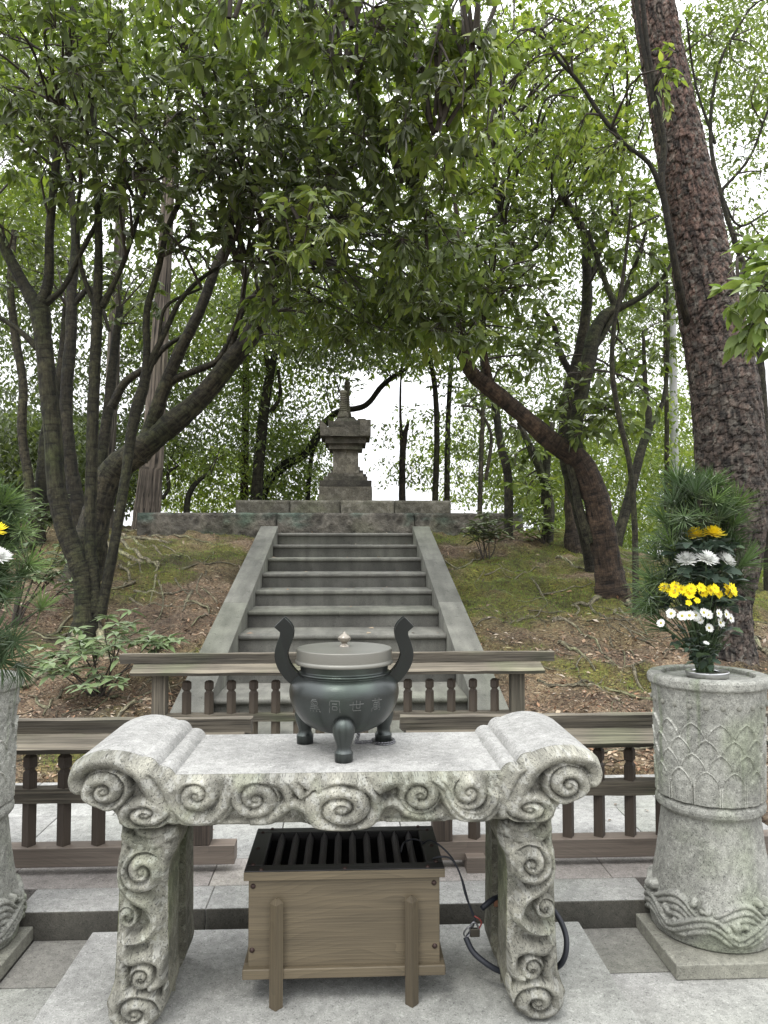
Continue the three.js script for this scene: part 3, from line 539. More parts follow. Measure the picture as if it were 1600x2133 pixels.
  for (const mir of [0, 1]) {
    const Q0 = [lp[0], lp[1], ...smoothLine(lp.slice(1, 6), 24).slice(1), lp[6], ...smoothLine(lp.slice(7, 17), 50), lp[17], lp[18], lp[19]];
    const Q = mir ? Q0.map(([x, y]) => [2 * X0 - x, y]).reverse() : Q0, smooth = Q;
    const leg = mesh('leg', reliefFace(smooth, prims(legRelief, toLeg, PX * 0.985, mir), ZL + 0.004, 0.0029, { round: 0.008, back: 0.02, moss: 0.5 }), M.carved, o);
    const w0 = Math.min(...lp.map((p) => p[0])), wIn = lp[5][0], mx = (v) => mir ? 2 * X0 - v : v;
    const shp = poly(Q.map(([x, y]) => [x, y])), lt = stoneTint([0.33, 0.325, 0.28], { moss: 0.6, dirt: 0.4, scale: 4, seed: mir * 7 });
    const front = prism(shp, 0.15).translate(0, 0, -ZL - 0.155), rear = prism(shp, 0.14).translate(0, 0, -ZL - 0.42);
    const xa = mx(lp[5][0] - 0.03), xb = mx(w0 + 0.04), web = rb(Math.min(xa, xb), Math.max(xa, xb), 0.05, yBot - 0.004, -ZL - 0.3, -ZL - 0.13, 0.01, 1);
    // curved brackets that narrow the recess on the inner side
    const arc = new THREE.Shape(); arc.moveTo(0, 0); arc.quadraticCurveTo(0.045, 0.16, 0.02, 0.3); arc.quadraticCurveTo(0.07, 0.44, 0.02, 0.62); arc.lineTo(0, 0.62);
    const bra = prism(arc, 0.05).rotateY(Math.PI / 2).translate(Math.min(mx(wIn - 0.004), mx(wIn - 0.054)), 0.02, -ZL - 0.14);
    mesh('block', colorize(boxUV(merge([front, rear, web, bra].map((g) => { g.deleteAttribute('uv'); return g; }))), lt), M.carved, leg);
  }
}
const TOP = onZ(364, 1614, ZT).y;
{ // ------------------------------------------------------------ bronze censer
  const D = 3.02, c = onZ(717, 1500, D), o = thing('incense_burner', 'dark bronze three-legged incense burner with grey lid standing on the altar', 'incense burner', [c.x, TOP, -D]);
  const sy = (y) => y <= 0.2 ? y : 0.2 + (y - 0.2) * 0.935; o.scale.setScalar(1.012);
  const prof = [[0, 0.066], [0.06, 0.069], [0.11, 0.082], [0.15, 0.105], [0.18, 0.138], [0.2, 0.175], [0.209, 0.21], [0.209, 0.235], [0.203, 0.258], [0.192, 0.275], [0.178, 0.286], [0.171, 0.289], [0.171, 0.293], [0.176, 0.296], [0.176, 0.301], [0.17, 0.304], [0.167, 0.308], [0.166, 0.312], [0.168, 0.315], [0.168, 0.334], [0.171, 0.338], [0.171, 0.36], [0.15, 0.36], [0.15, 0.3]].map((p) => [p[0], sy(p[1])]);
  const bt = (p) => { const a = fbm(p.x * 7, p.y * 2.4, p.z * 7, 4), an = Math.atan2(p.z, p.x), st = sstep(0.02, 0.22, fbm(an * 6, p.y * 1.3, 3, 3)) * sstep(0.24, 0.12, p.y), gr = sstep(0.05, 0.3, fbm(p.x * 5 + 9, p.y * 5, p.z * 5, 3)); const k = 1 + a * 0.7 - 0.35 * st; return [(0.066 + 0.01 * gr) * k, (0.073 + 0.02 * gr) * k, (0.071 + 0.01 * gr) * k]; };
  const body = lathe(crv(prof.slice(0, 11).map((p) => V3(p[0], p[1], 0))).getPoints(60).map((p) => [p.x, p.y]).concat(prof.slice(11)), 96);
  mesh('bowl', colorize(body, bt), M.bronze, o);
  const lidG = lathe([[0.168, 0.335], [0.186, 0.335], [0.188, 0.339], [0.188, 0.347], [0.184, 0.35], [0.183, 0.353], [0.183, 0.392], [0.18, 0.396], [0.1, 0.4], [0, 0.402]].map((p) => [p[0], sy(p[1])]), 96);
  const lid = mesh('lid', lidG, M.lid, o);
  mesh('knob', lathe([[0.02, 0.4], [0.02, 0.404], [0.012, 0.409], [0.011, 0.416], [0.02, 0.422], [0.0255, 0.432], [0.024, 0.44], [0.016, 0.449], [0.006, 0.455], [0.003, 0.461], [0, 0.462]].map((p) => [p[0], sy(p[1])]), 32), std({ color: rgb(0.24, 0.215, 0.18), metalness: 0.6, roughness: 0.26 }), lid);
  // three legs: one to the front, two behind
  const leg = colorize(lathe(crv([[0.0, 0.158], [0.022, 0.154], [0.036, 0.138], [0.041, 0.115], [0.037, 0.09], [0.029, 0.066], [0.0255, 0.052], [0.027, 0.042], [0.0335, 0.033]].map((p) => V3(p[0], p[1], 0))).getPoints(30).map((p) => [p.x, p.y]).concat([[0.0335, 0.033], [0.0325, 0.001], [0, 0.001]]), 32), bt);
  for (const a of [0, 1, 2]) { const m = mesh('leg', leg, M.bronze, o), an = Math.PI / 2 + a * Math.PI * 2 / 3; m.position.set(Math.cos(an) * 0.178, 0, Math.sin(an) * 0.178); }
  // two S-shaped ears with raised rims
  const mid = [[0.176, 0.268], [0.2, 0.29], [0.226, 0.33], [0.236, 0.37], [0.228, 0.41], [0.216, 0.445], [0.217, 0.475], [0.243, 0.503]].map((p) => [p[0] + 0.004, sy(p[1])]);
  const ctr = crv(mid.map((p) => V3(p[0], p[1], 0)));
  const strip = (half) => { const a = [], b = []; for (let i = 0; i <= 40; i++) { const t = i / 40, p = ctr.getPoint(t), q = ctr.getTangent(t), h = half * (1.0 + 0.12 * t); a.push([p.x + q.y * h, p.y - q.x * h]); b.push([p.x - q.y * h, p.y + q.x * h]); } return poly([...a, ...b.reverse()]); };
  for (const s of [-1, 1]) {
    const g = merge([prism(strip(0.019), 0.044, 0.002).translate(0, 0, -0.022), prism(strip(0.0225), 0.007, 0.001).translate(0, 0, 0.024), prism(strip(0.0225), 0.007, 0.001).translate(0, 0, -0.031)]);
    if (s < 0) g.rotateY(Math.PI);
    mesh('handle', colorize(g, (p) => bt(p).map((v) => v * 0.55)), M.bronze, o);
  }
  // inscription, four characters read from the right, raised on the bowl
  const glyphs = [
    [[[0, 0.82], [1, 0.82]], [[0.3, 1], [0.3, 0.72]], [[0.7, 1], [0.7, 0.72]], [[0.2, 0.66], [0.8, 0.66], [0.8, 0.36], [0.2, 0.36], [0.2, 0.66]], [[0.2, 0.51], [0.8, 0.51]], [[0.5, 0.66], [0.5, 0.12]], [[0.08, 0], [0.08, 0.26], [0.92, 0.26], [0.92, 0.02], [0.8, 0.05]], [[0.3, 0.12], [0.68, 0.14]]],
    [[[0, 0.62], [1, 0.66]], [[0.25, 0.86], [0.25, 0.16], [0.85, 0.18]], [[0.5, 0.95], [0.5, 0.36]], [[0.75, 0.9], [0.75, 0.36]], [[0.5, 0.36], [0.75, 0.36]]],
    [[[0.02, 0], [0.1, 0.92], [0.9, 0.92], [0.95, 0.04]], [[0.3, 0.7], [0.72, 0.7]], [[0.3, 0.5], [0.7, 0.5], [0.7, 0.24], [0.3, 0.24], [0.3, 0.5]]],
    [[[0.5, 1], [0.5, 0.24]], [[0.3, 0.92], [0.72, 0.94]], [[0.22, 0.82], [0.78, 0.82], [0.78, 0.52], [0.22, 0.52], [0.22, 0.82]], [[0.34, 0.72], [0.42, 0.62]], [[0.66, 0.72], [0.58, 0.62]], [[0.12, 0.4], [0.88, 0.4]], [[0.02, 0.24], [0.98, 0.24]], [[0.06, 0.14], [0, 0]], [[0.32, 0.14], [0.32, 0.02]], [[0.64, 0.14], [0.66, 0.02]], [[0.9, 0.14], [1, 0]]],
  ];
  const rAt = (y) => { for (let i = 0; i < prof.length - 1; i++) if (y >= prof[i][1] && y <= prof[i + 1][1]) return lerp(prof[i][0], prof[i + 1][0], (y - prof[i][1]) / (prof[i + 1][1] - prof[i][1])); return 0.2; };
  const cx = [0.118, 0.045, -0.033, -0.106], cw = [0.036, 0.05, 0.042, 0.038];
  glyphs.forEach((gl, k) => {
    const parts = gl.map((st) => tube(st.flatMap((p, i) => i ? [[lerp(st[i - 1][0], p[0], 0.06), lerp(st[i - 1][1], p[1], 0.06)], [lerp(st[i - 1][0], p[0], 0.94), lerp(st[i - 1][1], p[1], 0.94)], p] : [p]).map(([u, v]) => { const y = 0.176 + v * 0.048, r = rAt(y) + 0.0004, a = Math.asin((cx[k] + (u - 0.5) * cw[k]) / 0.207); return V3(Math.sin(a) * r, y, Math.cos(a) * r); }), 0.0015, 20, 5));
    mesh('character', merge(parts), M.engraved, o);
  });
}
{ // chain round the rear right leg of the burner
  const D = 3.02, c = onZ(717, 1500, D), o = thing('steel_chain', 'thin steel chain lying round the rear foot of the bronze burner', 'chain', [0, 0, 0]);
  const L = V3(c.x + 0.154, TOP, -D - 0.089), pts = [];
  pts.push(V3(L.x - 0.1, TOP + 0.075, L.z + 0.01), V3(L.x - 0.098, TOP + 0.03, L.z + 0.012), V3(L.x - 0.105, TOP + 0.006, L.z + 0.02), V3(L.x - 0.075, TOP + 0.006, L.z + 0.018));
  for (let a = 0; a <= 12; a++) { const t = Math.PI - 0.2 + a / 12 * 5.6; pts.push(V3(L.x + Math.cos(t) * 0.045, TOP + 0.006, L.z + Math.sin(t) * 0.045 + 0.006)); }
  const C = crv(pts), n = 58, link = new THREE.TorusGeometry(0.0062, 0.0019, 6, 12).scale(1.35, 1, 1);
  for (let i = 0; i < n; i++) { const m = mesh('link', link, M.chain, o), t = (i + 0.5) / n, p = C.getPointAt(t), q = C.getTangentAt(t); m.position.copy(p); m.quaternion.setFromUnitVectors(V3(1, 0, 0), q); m.rotateX(i % 2 ? 1.2 : -0.35); }
}
{ // ------------------------------------------------------------ wooden offertory box
  const o = thing('offering_box', 'brown wooden offering box with black slatted top standing under the altar', 'offering box', [0, 0, 0]);
  const xl = -0.357, xr = 0.328, zf = -2.79, zb = -3.172, bw = (seed, k = 1) => (p) => { const a = fbm(p.x * 2.2 + seed, p.y * 3, p.z * 2.2, 3); return [0.165 * k * (1 + a * 0.5), 0.138 * k * (1 + a * 0.5), 0.094 * k * (1 + a * 0.45)]; };
  const B = (x0, x1, y0, y1, z0, z1, s, r = 0.004, swap = false) => colorize(boxUV(rb(x0, x1, y0, y1, z0, z1, r, 2), 1, s * 0.31, s * 0.17, swap), bw(s));
  const tap = 0.004;
  mesh('front_panel', B(xl + tap, xr - tap, 0.122, 0.431, zf - 0.022, zf, 2), M.board, o);
  mesh('rear_panel', B(xl + tap, xr - tap, 0.122, 0.431, zb, zb + 0.022, 3), M.board, o);
  for (const x of [xl + tap, xr - tap - 0.022]) mesh('side_panel', B(x, x + 0.022, 0.122, 0.431, zb + 0.023, zf - 0.023, 4 + x), M.board, o);
  mesh('floor', rb(xl + 0.03, xr - 0.03, 0.13, 0.145, zb + 0.03, zf - 0.03), M.hollow, o);
  const base = [[xl - 0.014, xr + 0.014, zf - 0.02, zf + 0.02], [xl - 0.014, xr + 0.014, zb - 0.02, zb + 0.02]];
  for (const b of base) mesh('skirting', B(b[0], b[1], 0.092, 0.128, b[2] - 0.002, b[3], 7, 0.005), M.board, o);
  for (const x of [xl - 0.014, xr - 0.008]) mesh('skirting', B(x, x + 0.022, 0.092, 0.127, zb + 0.02, zf - 0.024, 8, 0.004, true), M.board, o);
  // top frame: pale edge below, black lacquered faces with studs
  const y0 = 0.431, y1 = 0.463, fl = -0.368, fr = 0.341, ff = -2.77, fb = -3.19;
  const rails = [[fl, fr, ff - 0.058, ff], [fl, fr, fb, fb + 0.05], [fl, fl + 0.062, fb + 0.051, ff - 0.059], [fr - 0.062, fr, fb + 0.051, ff - 0.059]];
  const stud = lathe([[0, 0.0065], [0.004, 0.006], [0.0075, 0.003], [0.0085, 0]], 14);
  rails.forEach((r, i) => {
    const q = i === 0 ? [r[0], r[1], r[2], r[3] - 0.006] : r, m = mesh('top_rail', boxUV(rb(q[0], q[1], y0, y1, q[2], q[3], 0.003, 2), 1, i * 0.3, 0, i > 1), M.black, o);
    if (!i) mesh('edge_trim', B(r[0], r[1], y0, y1 - 0.003, r[3] - 0.005, r[3], 11, 0.002), M.board, m);
  });
  for (const [x, z] of [[fl + 0.06, ff - 0.016], [(fl + fr) / 2, ff - 0.016], [fr - 0.06, ff - 0.016], [fl + 0.06, fb + 0.014], [(fl + fr) / 2, fb + 0.014], [fr - 0.06, fb + 0.014], [fl + 0.026, ff - 0.06], [fl + 0.026, (ff + fb) / 2], [fl + 0.026, fb + 0.05], [fr - 0.026, ff - 0.06], [fr - 0.026, (ff + fb) / 2], [fr - 0.026, fb + 0.05]]) mesh('stud', stud, M.stud, o).position.set(x, y1, z);
  for (const [x, y] of [[xl + 0.02, 0.405], [xr - 0.024, 0.405], [xl + 0.018, 0.185], [xr - 0.022, 0.185]]) { const m = mesh('stud', stud, M.stud, o); m.scale.setScalar(1.1); m.rotation.x = Math.PI / 2; m.position.set(x, y, zf); }
  const ridge = (() => { const s = poly([[-0.0135, 0], [0.0135, 0], [0.0135, 0.016], [0, 0.036], [-0.0135, 0.016]]); return boxUV(prism(s, 0.326), 1, 0, 0, true); })();
  const slatM = M.black.clone(); slatM.color = rgb(0.05, 0.044, 0.04);
  for (let k = 0; k < 10; k++) mesh('slat', ridge, slatM, o).position.set(lerp(fl + 0.103, fr - 0.103, k / 9), 0.426, fb + 0.042);
  const catchG = rb(fl + 0.065, fr - 0.065, 0.15, 0.155, fb + 0.05, ff - 0.06); mesh('inner_lining', catchG, M.hollow, o);
  for (const [a, b, c2, d2] of [[xl + 0.024, xl + 0.027, zb + 0.03, zf - 0.03], [xr - 0.027, xr - 0.024, zb + 0.03, zf - 0.03]]) mesh('inner_lining', rb(a, b, 0.16, 0.43, c2, d2), M.hollow, o);
  mesh('inner_lining', rb(xl + 0.03, xr - 0.03, 0.16, 0.43, zb + 0.024, zb + 0.028), M.hollow, o);
  for (const x of [-0.252, 0.222]) for (const [z, zz] of [[-2.764, 1], [-3.2, -1]]) { // square posts set cornerwise, chamfered heads
    const g = new THREE.CylinderGeometry(0.031, 0.031, 0.355, 4, 1).toNonIndexed(); g.translate(0, 0.1775, 0); const h = new THREE.CylinderGeometry(0.009, 0.031, 0.016, 4, 1).toNonIndexed().translate(0, 0.363, 0);
    const m = mesh('leg', colorize(boxUV(merge([g, h].map((q) => { q.computeVertexNormals(); return q; })), 1, x, 0, true), bw(20 + x * 9, 0.98)), M.board, o); m.position.set(x, 0.001, z); m.rotation.y = 0.0; m.scale.set(0.76, 1, 0.76);
  }
}
{ // cable lock: black sleeve looped round the right altar leg, wires from the box, a padlock
  const o = thing('cable_lock', 'black cable lock looped round the right altar leg and wired to the offering box', 'cable lock', [0, 0, 0]);
  const p = (x, y, d) => onZ(x, y, d + 0.1);
  mesh('sleeve', tube([p(970, 1952, 2.76), p(985, 1982, 2.74), p(1012, 2006, 2.72), p(1040, 2022, 2.72), p(1100, 2035, 2.8), p(1150, 2020, 2.8), p(1172, 2003, 2.77), p(1180, 1975, 2.77), p(1178, 1945, 2.79), p(1160, 1905, 2.82), p(1120, 1870, 2.9), p(1060, 1862, 2.88), p(1040, 1868, 2.82), p(1022, 1877, 2.78), p(1004, 1892, 2.76)], 0.0105, 90, 10), M.rubber, o);
  for (const w of [[[880, 1758, 2.86], [895, 1750, 2.82], [912, 1758, 2.79], [940, 1785, 2.77], [962, 1830, 2.76], [978, 1885, 2.76], [990, 1912, 2.76]], [[896, 1792, 2.76], [912, 1785, 2.75], [938, 1788, 2.75], [956, 1815, 2.75], [970, 1865, 2.75], [986, 1908, 2.76]], [[990, 1912, 2.76], [985, 1930, 2.76], [972, 1950, 2.76]], [[835, 1775, 2.84], [842, 1755, 2.9], [860, 1748, 2.92], [882, 1754, 2.86]]]) mesh('wire', tube(w.map((q) => p(...q)), 0.0034, 40, 6), M.rubber, o);
  mesh('shackle', tube([p(980, 1945, 2.755), p(979, 1930, 2.755), p(987, 1921, 2.755), p(995, 1928, 2.755), p(997, 1942, 2.755)], 0.0036, 24, 8), M.chain, o);
  mesh('ring', tube([p(972, 1952, 2.755), p(966, 1945, 2.755), p(975, 1932, 2.75), p(984, 1930, 2.755), p(982, 1940, 2.76)], 0.0032, 24, 8, true), M.chain, o);
  const c = p(989, 1942, 2.757); mesh('padlock', rbox(0.036, 0.03, 0.016, 0.004, 3).translate(c.x, c.y, c.z), M.lock, o);
  mesh('red_wire', tube([p(988, 1908, 2.755), p(998, 1914, 2.75), p(1003, 1922, 2.752), p(998, 1934, 2.755)], 0.0028, 20, 6), M.redwire, o);
  const k = p(1033, 1881, 2.79); mesh('clasp', rbox(0.018, 0.022, 0.018, 0.003, 2).translate(k.x, k.y, k.z), M.rust, o);
}
// ------------------------------------------------------------------ granite flower vases, pedestals, bouquets
const VX = 1.562, VZ = -3.32;
{
  const YP = -0.022;
  const prof = [[0.235, 0.0], [0.248, 0.006], [0.252, 0.03], [0.253, 0.1], [0.248, 0.16], [0.24, 0.2], [0.228, 0.27], [0.214, 0.36], [0.204, 0.45], [0.199, 0.492], [0.199, 0.502], [0.211, 0.506], [0.221, 0.518], [0.223, 0.533], [0.219, 0.548], [0.208, 0.558], [0.2, 0.561], [0.2, 0.58], [0.203, 0.67], [0.211, 0.78], [0.223, 0.9], [0.235, 1.026], [0.238, 1.03], [0.247, 1.034], [0.25, 1.04], [0.25, 1.064], [0.244, 1.073], [0.232, 1.077], [0.193, 1.076], [0.189, 1.072], [0.187, 1.065], [0.187, 1.056], [0.1, 1.056], [0, 1.056]];
  const yAll = [], N = 460; { let acc = [0]; for (let i = 1; i < prof.length; i++) acc.push(acc[i - 1] + Math.hypot(prof[i][0] - prof[i - 1][0], prof[i][1] - prof[i - 1][1])); const tot = acc[acc.length - 1]; for (let k = 0; k <= N; k++) { const s = k / N * tot; let i = 0; while (i < acc.length - 2 && acc[i + 1] < s) i++; const t = (s - acc[i]) / (acc[i + 1] - acc[i]); yAll.push([lerp(prof[i][0], prof[i + 1][0], t), lerp(prof[i][1], prof[i + 1][1], t), s]); } }
  const NP = 13, half = Math.PI / NP, tips = [0.9, 0.835, 0.775, 0.708], A = 0.5, G = (u) => 1 - Math.sqrt(Math.max(0, 1 - ((u + A) / (1 + A)) ** 2)), G0 = G(0), G1 = 1 - G0;
  let edge = 0; const edgeLight = []; const petal = (phi, y) => { edge = 0; // outward offset of four overlapping rows of lotus petals
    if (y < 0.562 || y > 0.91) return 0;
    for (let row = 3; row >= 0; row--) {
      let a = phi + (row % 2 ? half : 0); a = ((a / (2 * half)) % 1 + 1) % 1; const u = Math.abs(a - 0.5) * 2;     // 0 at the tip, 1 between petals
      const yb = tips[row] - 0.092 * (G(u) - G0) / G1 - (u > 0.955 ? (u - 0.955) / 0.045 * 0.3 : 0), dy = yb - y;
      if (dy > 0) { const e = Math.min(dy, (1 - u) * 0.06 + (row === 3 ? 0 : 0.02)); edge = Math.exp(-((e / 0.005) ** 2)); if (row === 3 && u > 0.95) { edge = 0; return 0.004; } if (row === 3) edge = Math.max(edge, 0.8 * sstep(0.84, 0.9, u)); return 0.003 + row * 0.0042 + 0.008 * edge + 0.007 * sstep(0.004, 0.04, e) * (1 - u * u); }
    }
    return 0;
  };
  const foam = []; { const r = rng(8); for (let k = 0; k < 6; k++) for (let j = 0; j < 9; j++) { const hi = j < 5; foam.push([k / 6 * 6.283 + (hi ? -0.6 : -0.08) + (r() - 0.5) * 0.3, (hi ? 0.17 : 0.1) + (r() - 0.4) * 0.05, 0.011 + r() * 0.011]); } }
  const wrap = (d) => { d = (d + Math.PI) % 6.28319; return (d < 0 ? d + 6.28319 : d) - Math.PI; };
  const crest = (phi, k, ph, amp) => { const t = ((phi * k + ph) / 6.28319 % 1 + 1) % 1, u = t < 0.62 ? t / 0.62 : (1 - t) / 0.38; return amp * Math.sin(u * Math.PI / 2) ** 1.4; };   // long slope up, short slope down
  const sea = (phi, y) => { // two rows of rolling waves cut as parallel bands, with balls of foam between
    if (y > 0.27 || y < 0.02) return 0;
    const c1 = 0.082 + crest(phi, 6, 0.4, 0.066), c2 = 0.135 + crest(phi, 6, 3.5, 0.07); let h = 0;
    const band = (c, n, w) => { const t = (c - y) / w; if (t < 0 || t > n) return -1; const f = t - Math.floor(t); return 0.005 + 0.015 * Math.pow(Math.sin(f * Math.PI), 0.6) * (1 - 0.14 * Math.floor(t)); };
    const a = band(c1, 3, 0.026), b = band(c2, 4, 0.026);
    if (a > 0) h = a + 0.005; else if (b > 0 && y > c1) h = b;
    for (const f of foam) { const dx = wrap(phi - f[0]) * 0.27, dy = y - f[1], q = Math.hypot(dx, dy) / f[2]; if (q < 1) h = Math.max(h, 0.014 + f[2] * 0.8 * Math.sqrt(1 - q * q)); }
    return h * sstep(0.02, 0.05, y);
  };
  const seg = 640, pos = [], uv = [], idx = [];
  yAll.forEach(([r, y, s]) => { for (let j = 0; j <= seg; j++) { const phi = j / seg * Math.PI * 2; let k = petal(phi, y) + sea(phi, y) + 0.0012 * n3(Math.cos(phi) * r * 60, y * 60, Math.sin(phi) * r * 60); if (s > 1.5) k = 0; edgeLight.push(edge); const q = r + k; pos.push(Math.sin(phi) * q, y, Math.cos(phi) * q); uv.push(phi * 0.23, s); } });
  for (let i = 0; i < yAll.length - 1; i++) for (let j = 0; j < seg; j++) { const a = i * (seg + 1) + j, b = a + seg + 1; idx.push(a, a + 1, b, b, a + 1, b + 1); }
  const g = new THREE.BufferGeometry(); g.setAttribute('position', new THREE.Float32BufferAttribute(pos, 3)); g.setAttribute('uv', new THREE.Float32BufferAttribute(uv, 2)); g.setIndex(idx); g.computeVertexNormals();
  const st = stoneTint([0.36, 0.362, 0.335], { moss: 0.32, dirt: 0.22, scale: 3.4, seed: 6 });
  colorize(g, (p, n, i) => { const w = 1 + 0.55 * edgeLight[i], t = st(p).map((v) => v * w), run = sstep(0.05, 0.3, fbm(Math.atan2(p.x, p.z) * 5, p.y * 0.9, 2, 3)) * sstep(0.5, 0.75, p.y); return [t[0] * (1 - 0.3 * run), t[1] * (1 - 0.24 * run), t[2] * (1 - 0.36 * run)]; });  // petal ridges coloured paler: light caught by raised edges, painted into the vertex colours
  const o = thing('stone_vase', 'tall carved granite vase with lotus petals and waves on the right', 'vase', [VX, YP, VZ]);
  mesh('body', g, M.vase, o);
  const boss = new THREE.SphereGeometry(0.011, 14, 10); boss.scale(1, 1, 0.75); colorize(boss, () => [0.36, 0.36, 0.32]);
  for (let k = 0; k < 22; k++) { const m = mesh('boss', boss, M.vase, o), a = k / 22 * Math.PI * 2 + 0.1; m.position.set(Math.sin(a) * 0.2305, 0.965, Math.cos(a) * 0.2305); m.rotation.y = a; }
  const rim = lathe([[0.06, 1.078], [0.06, 1.084], [0.088, 1.084], [0.09, 1.082], [0.09, 1.072], [0.086, 1.056], [0.06, 1.056], [0.06, 1.078]], 48);
  mesh('steel_ring', rim, M.steel, o);
  mesh('insert', lathe([[0, 1.07], [0.059, 1.07]], 32), M.hollow, o);
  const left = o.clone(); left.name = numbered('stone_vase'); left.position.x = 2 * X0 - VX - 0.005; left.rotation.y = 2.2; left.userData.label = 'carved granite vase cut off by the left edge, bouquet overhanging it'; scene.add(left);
  const half2 = 0.285;
  const pg = colorize(boxUV(rb(-half2, half2, YF + 0.001, YP, -0.215, 0.215, 0.006, 2)), stoneTint([0.315, 0.31, 0.265], { moss: 0.3, dirt: 0.25, scale: 2.5, seed: 3 }));
  const ped = thing('vase_pedestal', 'square stone plinth slab under the right granite vase', 'plinth', [1.272 + half2, 0, VZ]); ped.position.z = -3.226 ; mesh('slab', pg, M.granite, ped);
  const ped2 = ped.clone(); ped2.name = numbered('vase_pedestal'); ped2.position.x = -1.349 - half2; ped2.userData.label = 'square stone plinth slab under the left granite vase'; scene.add(ped2);
}
{ // ------------------------------------------------------------ bouquets: umbrella-pine whorls, chrysanthemums
  const r = rng(77);
  const needleM = [leafMat(0.065, 0.12, 0.024, 0.35, 0.05), leafMat(0.036, 0.074, 0.017, 0.35, 0.05), leafMat(0.1, 0.17, 0.03, 0.3, 0.05)], stemM = leafMat(0.05, 0.085, 0.03, 0.05), mumLeaf = leafMat(0.022, 0.05, 0.026, 0.2), mumLeaf2 = leafMat(0.05, 0.095, 0.03, 0.3);
  const yellow = leafMat(0.9, 0.74, 0.008, 0.2, 0), white = leafMat(0.82, 0.83, 0.8, 0.25, 0), eyeG = std({ color: rgb(0.35, 0.32, 0.05), roughness: 0.9 }), eyeY = std({ color: rgb(0.55, 0.32, 0.01), roughness: 0.9 });
  const blade = (L, w) => { // narrow folded blade along +z
    const g = new THREE.BufferGeometry(), p = [], n = 4, ix = []; for (let i = 0; i <= n; i++) { const s = i / n, ww = w * (i === n ? 0.1 : 1 - 0.3 * s * s), y = -L * 0.12 * s * s; p.push(-ww, y + ww * 0.5, L * s, 0, y, L * s, ww, y + ww * 0.5, L * s); }
    for (let i = 0; i < n; i++) { const a = i * 3; ix.push(a, a + 1, a + 3, a + 3, a + 1, a + 4, a + 1, a + 2, a + 4, a + 4, a + 2, a + 5); }
    g.setAttribute('position', new THREE.Float32BufferAttribute(p, 3)); g.setIndex(ix); g.computeVertexNormals(); return g.toNonIndexed();
  };
  const whorl = (seed, n, L, open) => { // needles radiating from a shoot tip; axis +y
    const q = rng(seed), gs = []; for (let k = 0; k < n; k++) { const g = blade(L * (0.75 + 0.4 * q()), 0.0023), a = k / n * 6.283 * 2.6 + q() * 0.5, el = open + (q() - 0.5) * 0.7; g.rotateX(-el); g.rotateY(a); g.translate(0, -k / n * 0.03, 0); gs.push(g); }
    const st = new THREE.CylinderGeometry(0.0025, 0.003, 0.1, 5).toNonIndexed().translate(0, -0.05, 0); gs.push(st); return merge(gs.map((g) => { g.deleteAttribute('uv'); return g; }));
  };
  const W = [whorl(1, 60, 0.11, 0.5), whorl(2, 56, 0.125, 0.8), whorl(3, 64, 0.1, 0.25), whorl(4, 54, 0.125, 1.0)];
  const petalG = (L, w, curl) => { const g = new THREE.BufferGeometry(), p = [], n = 4, ix = []; for (let i = 0; i <= n; i++) { const s = i / n, ww = w * Math.sin(Math.PI * Math.min(0.97, 0.14 + s * 0.84)) ** 0.7, y = curl * L * s * s; p.push(-ww, y + ww * 0.25, L * s, 0, y, L * s, ww, y + ww * 0.25, L * s); } for (let i = 0; i < n; i++) { const a = i * 3; ix.push(a, a + 1, a + 3, a + 3, a + 1, a + 4, a + 1, a + 2, a + 4, a + 4, a + 2, a + 5); } g.setAttribute('position', new THREE.Float32BufferAttribute(p, 3)); g.setIndex(ix); g.computeVertexNormals(); return g.toNonIndexed(); };
  const daisy = (n, L, w, seed) => { const q = rng(seed), gs = []; for (let k = 0; k < n; k++) gs.push(petalG(L * (0.9 + 0.2 * q()), w, 0.1).rotateX(-0.12 + (q() - 0.5) * 0.35).translate(0, 0, 0.003).rotateY(k / n * 6.283 + q() * 0.2)); return merge(gs); };
  const mum = (R, seed, up) => { const q = rng(seed), gs = []; for (let ring = 0; ring < 7; ring++) { const n = 26 - ring * 2, el = -0.15 + ring * 0.2 * up; for (let k = 0; k < n; k++) gs.push(petalG(R * (1.02 - ring * 0.1) * (0.85 + 0.25 * q()), R * 0.085, 0.28).rotateX(-el + (q() - 0.5) * 0.3).translate(0, ring * R * 0.055, 0.002).rotateY((k + ring * 0.5) / n * 6.283 + q() * 0.1)); } return merge(gs); };
  const Dy = [daisy(17, 0.019, 0.0042, 1), daisy(15, 0.018, 0.0045, 2)], Dw = [daisy(20, 0.0165, 0.0034, 3), daisy(18, 0.016, 0.0036, 4)], eye = new THREE.SphereGeometry(0.006, 10, 8).scale(1, 0.5, 1);
  const MumY = mum(0.05, 5, 0.9), MumW = [mum(0.046, 6, 0.75), mum(0.048, 7, 0.75)];
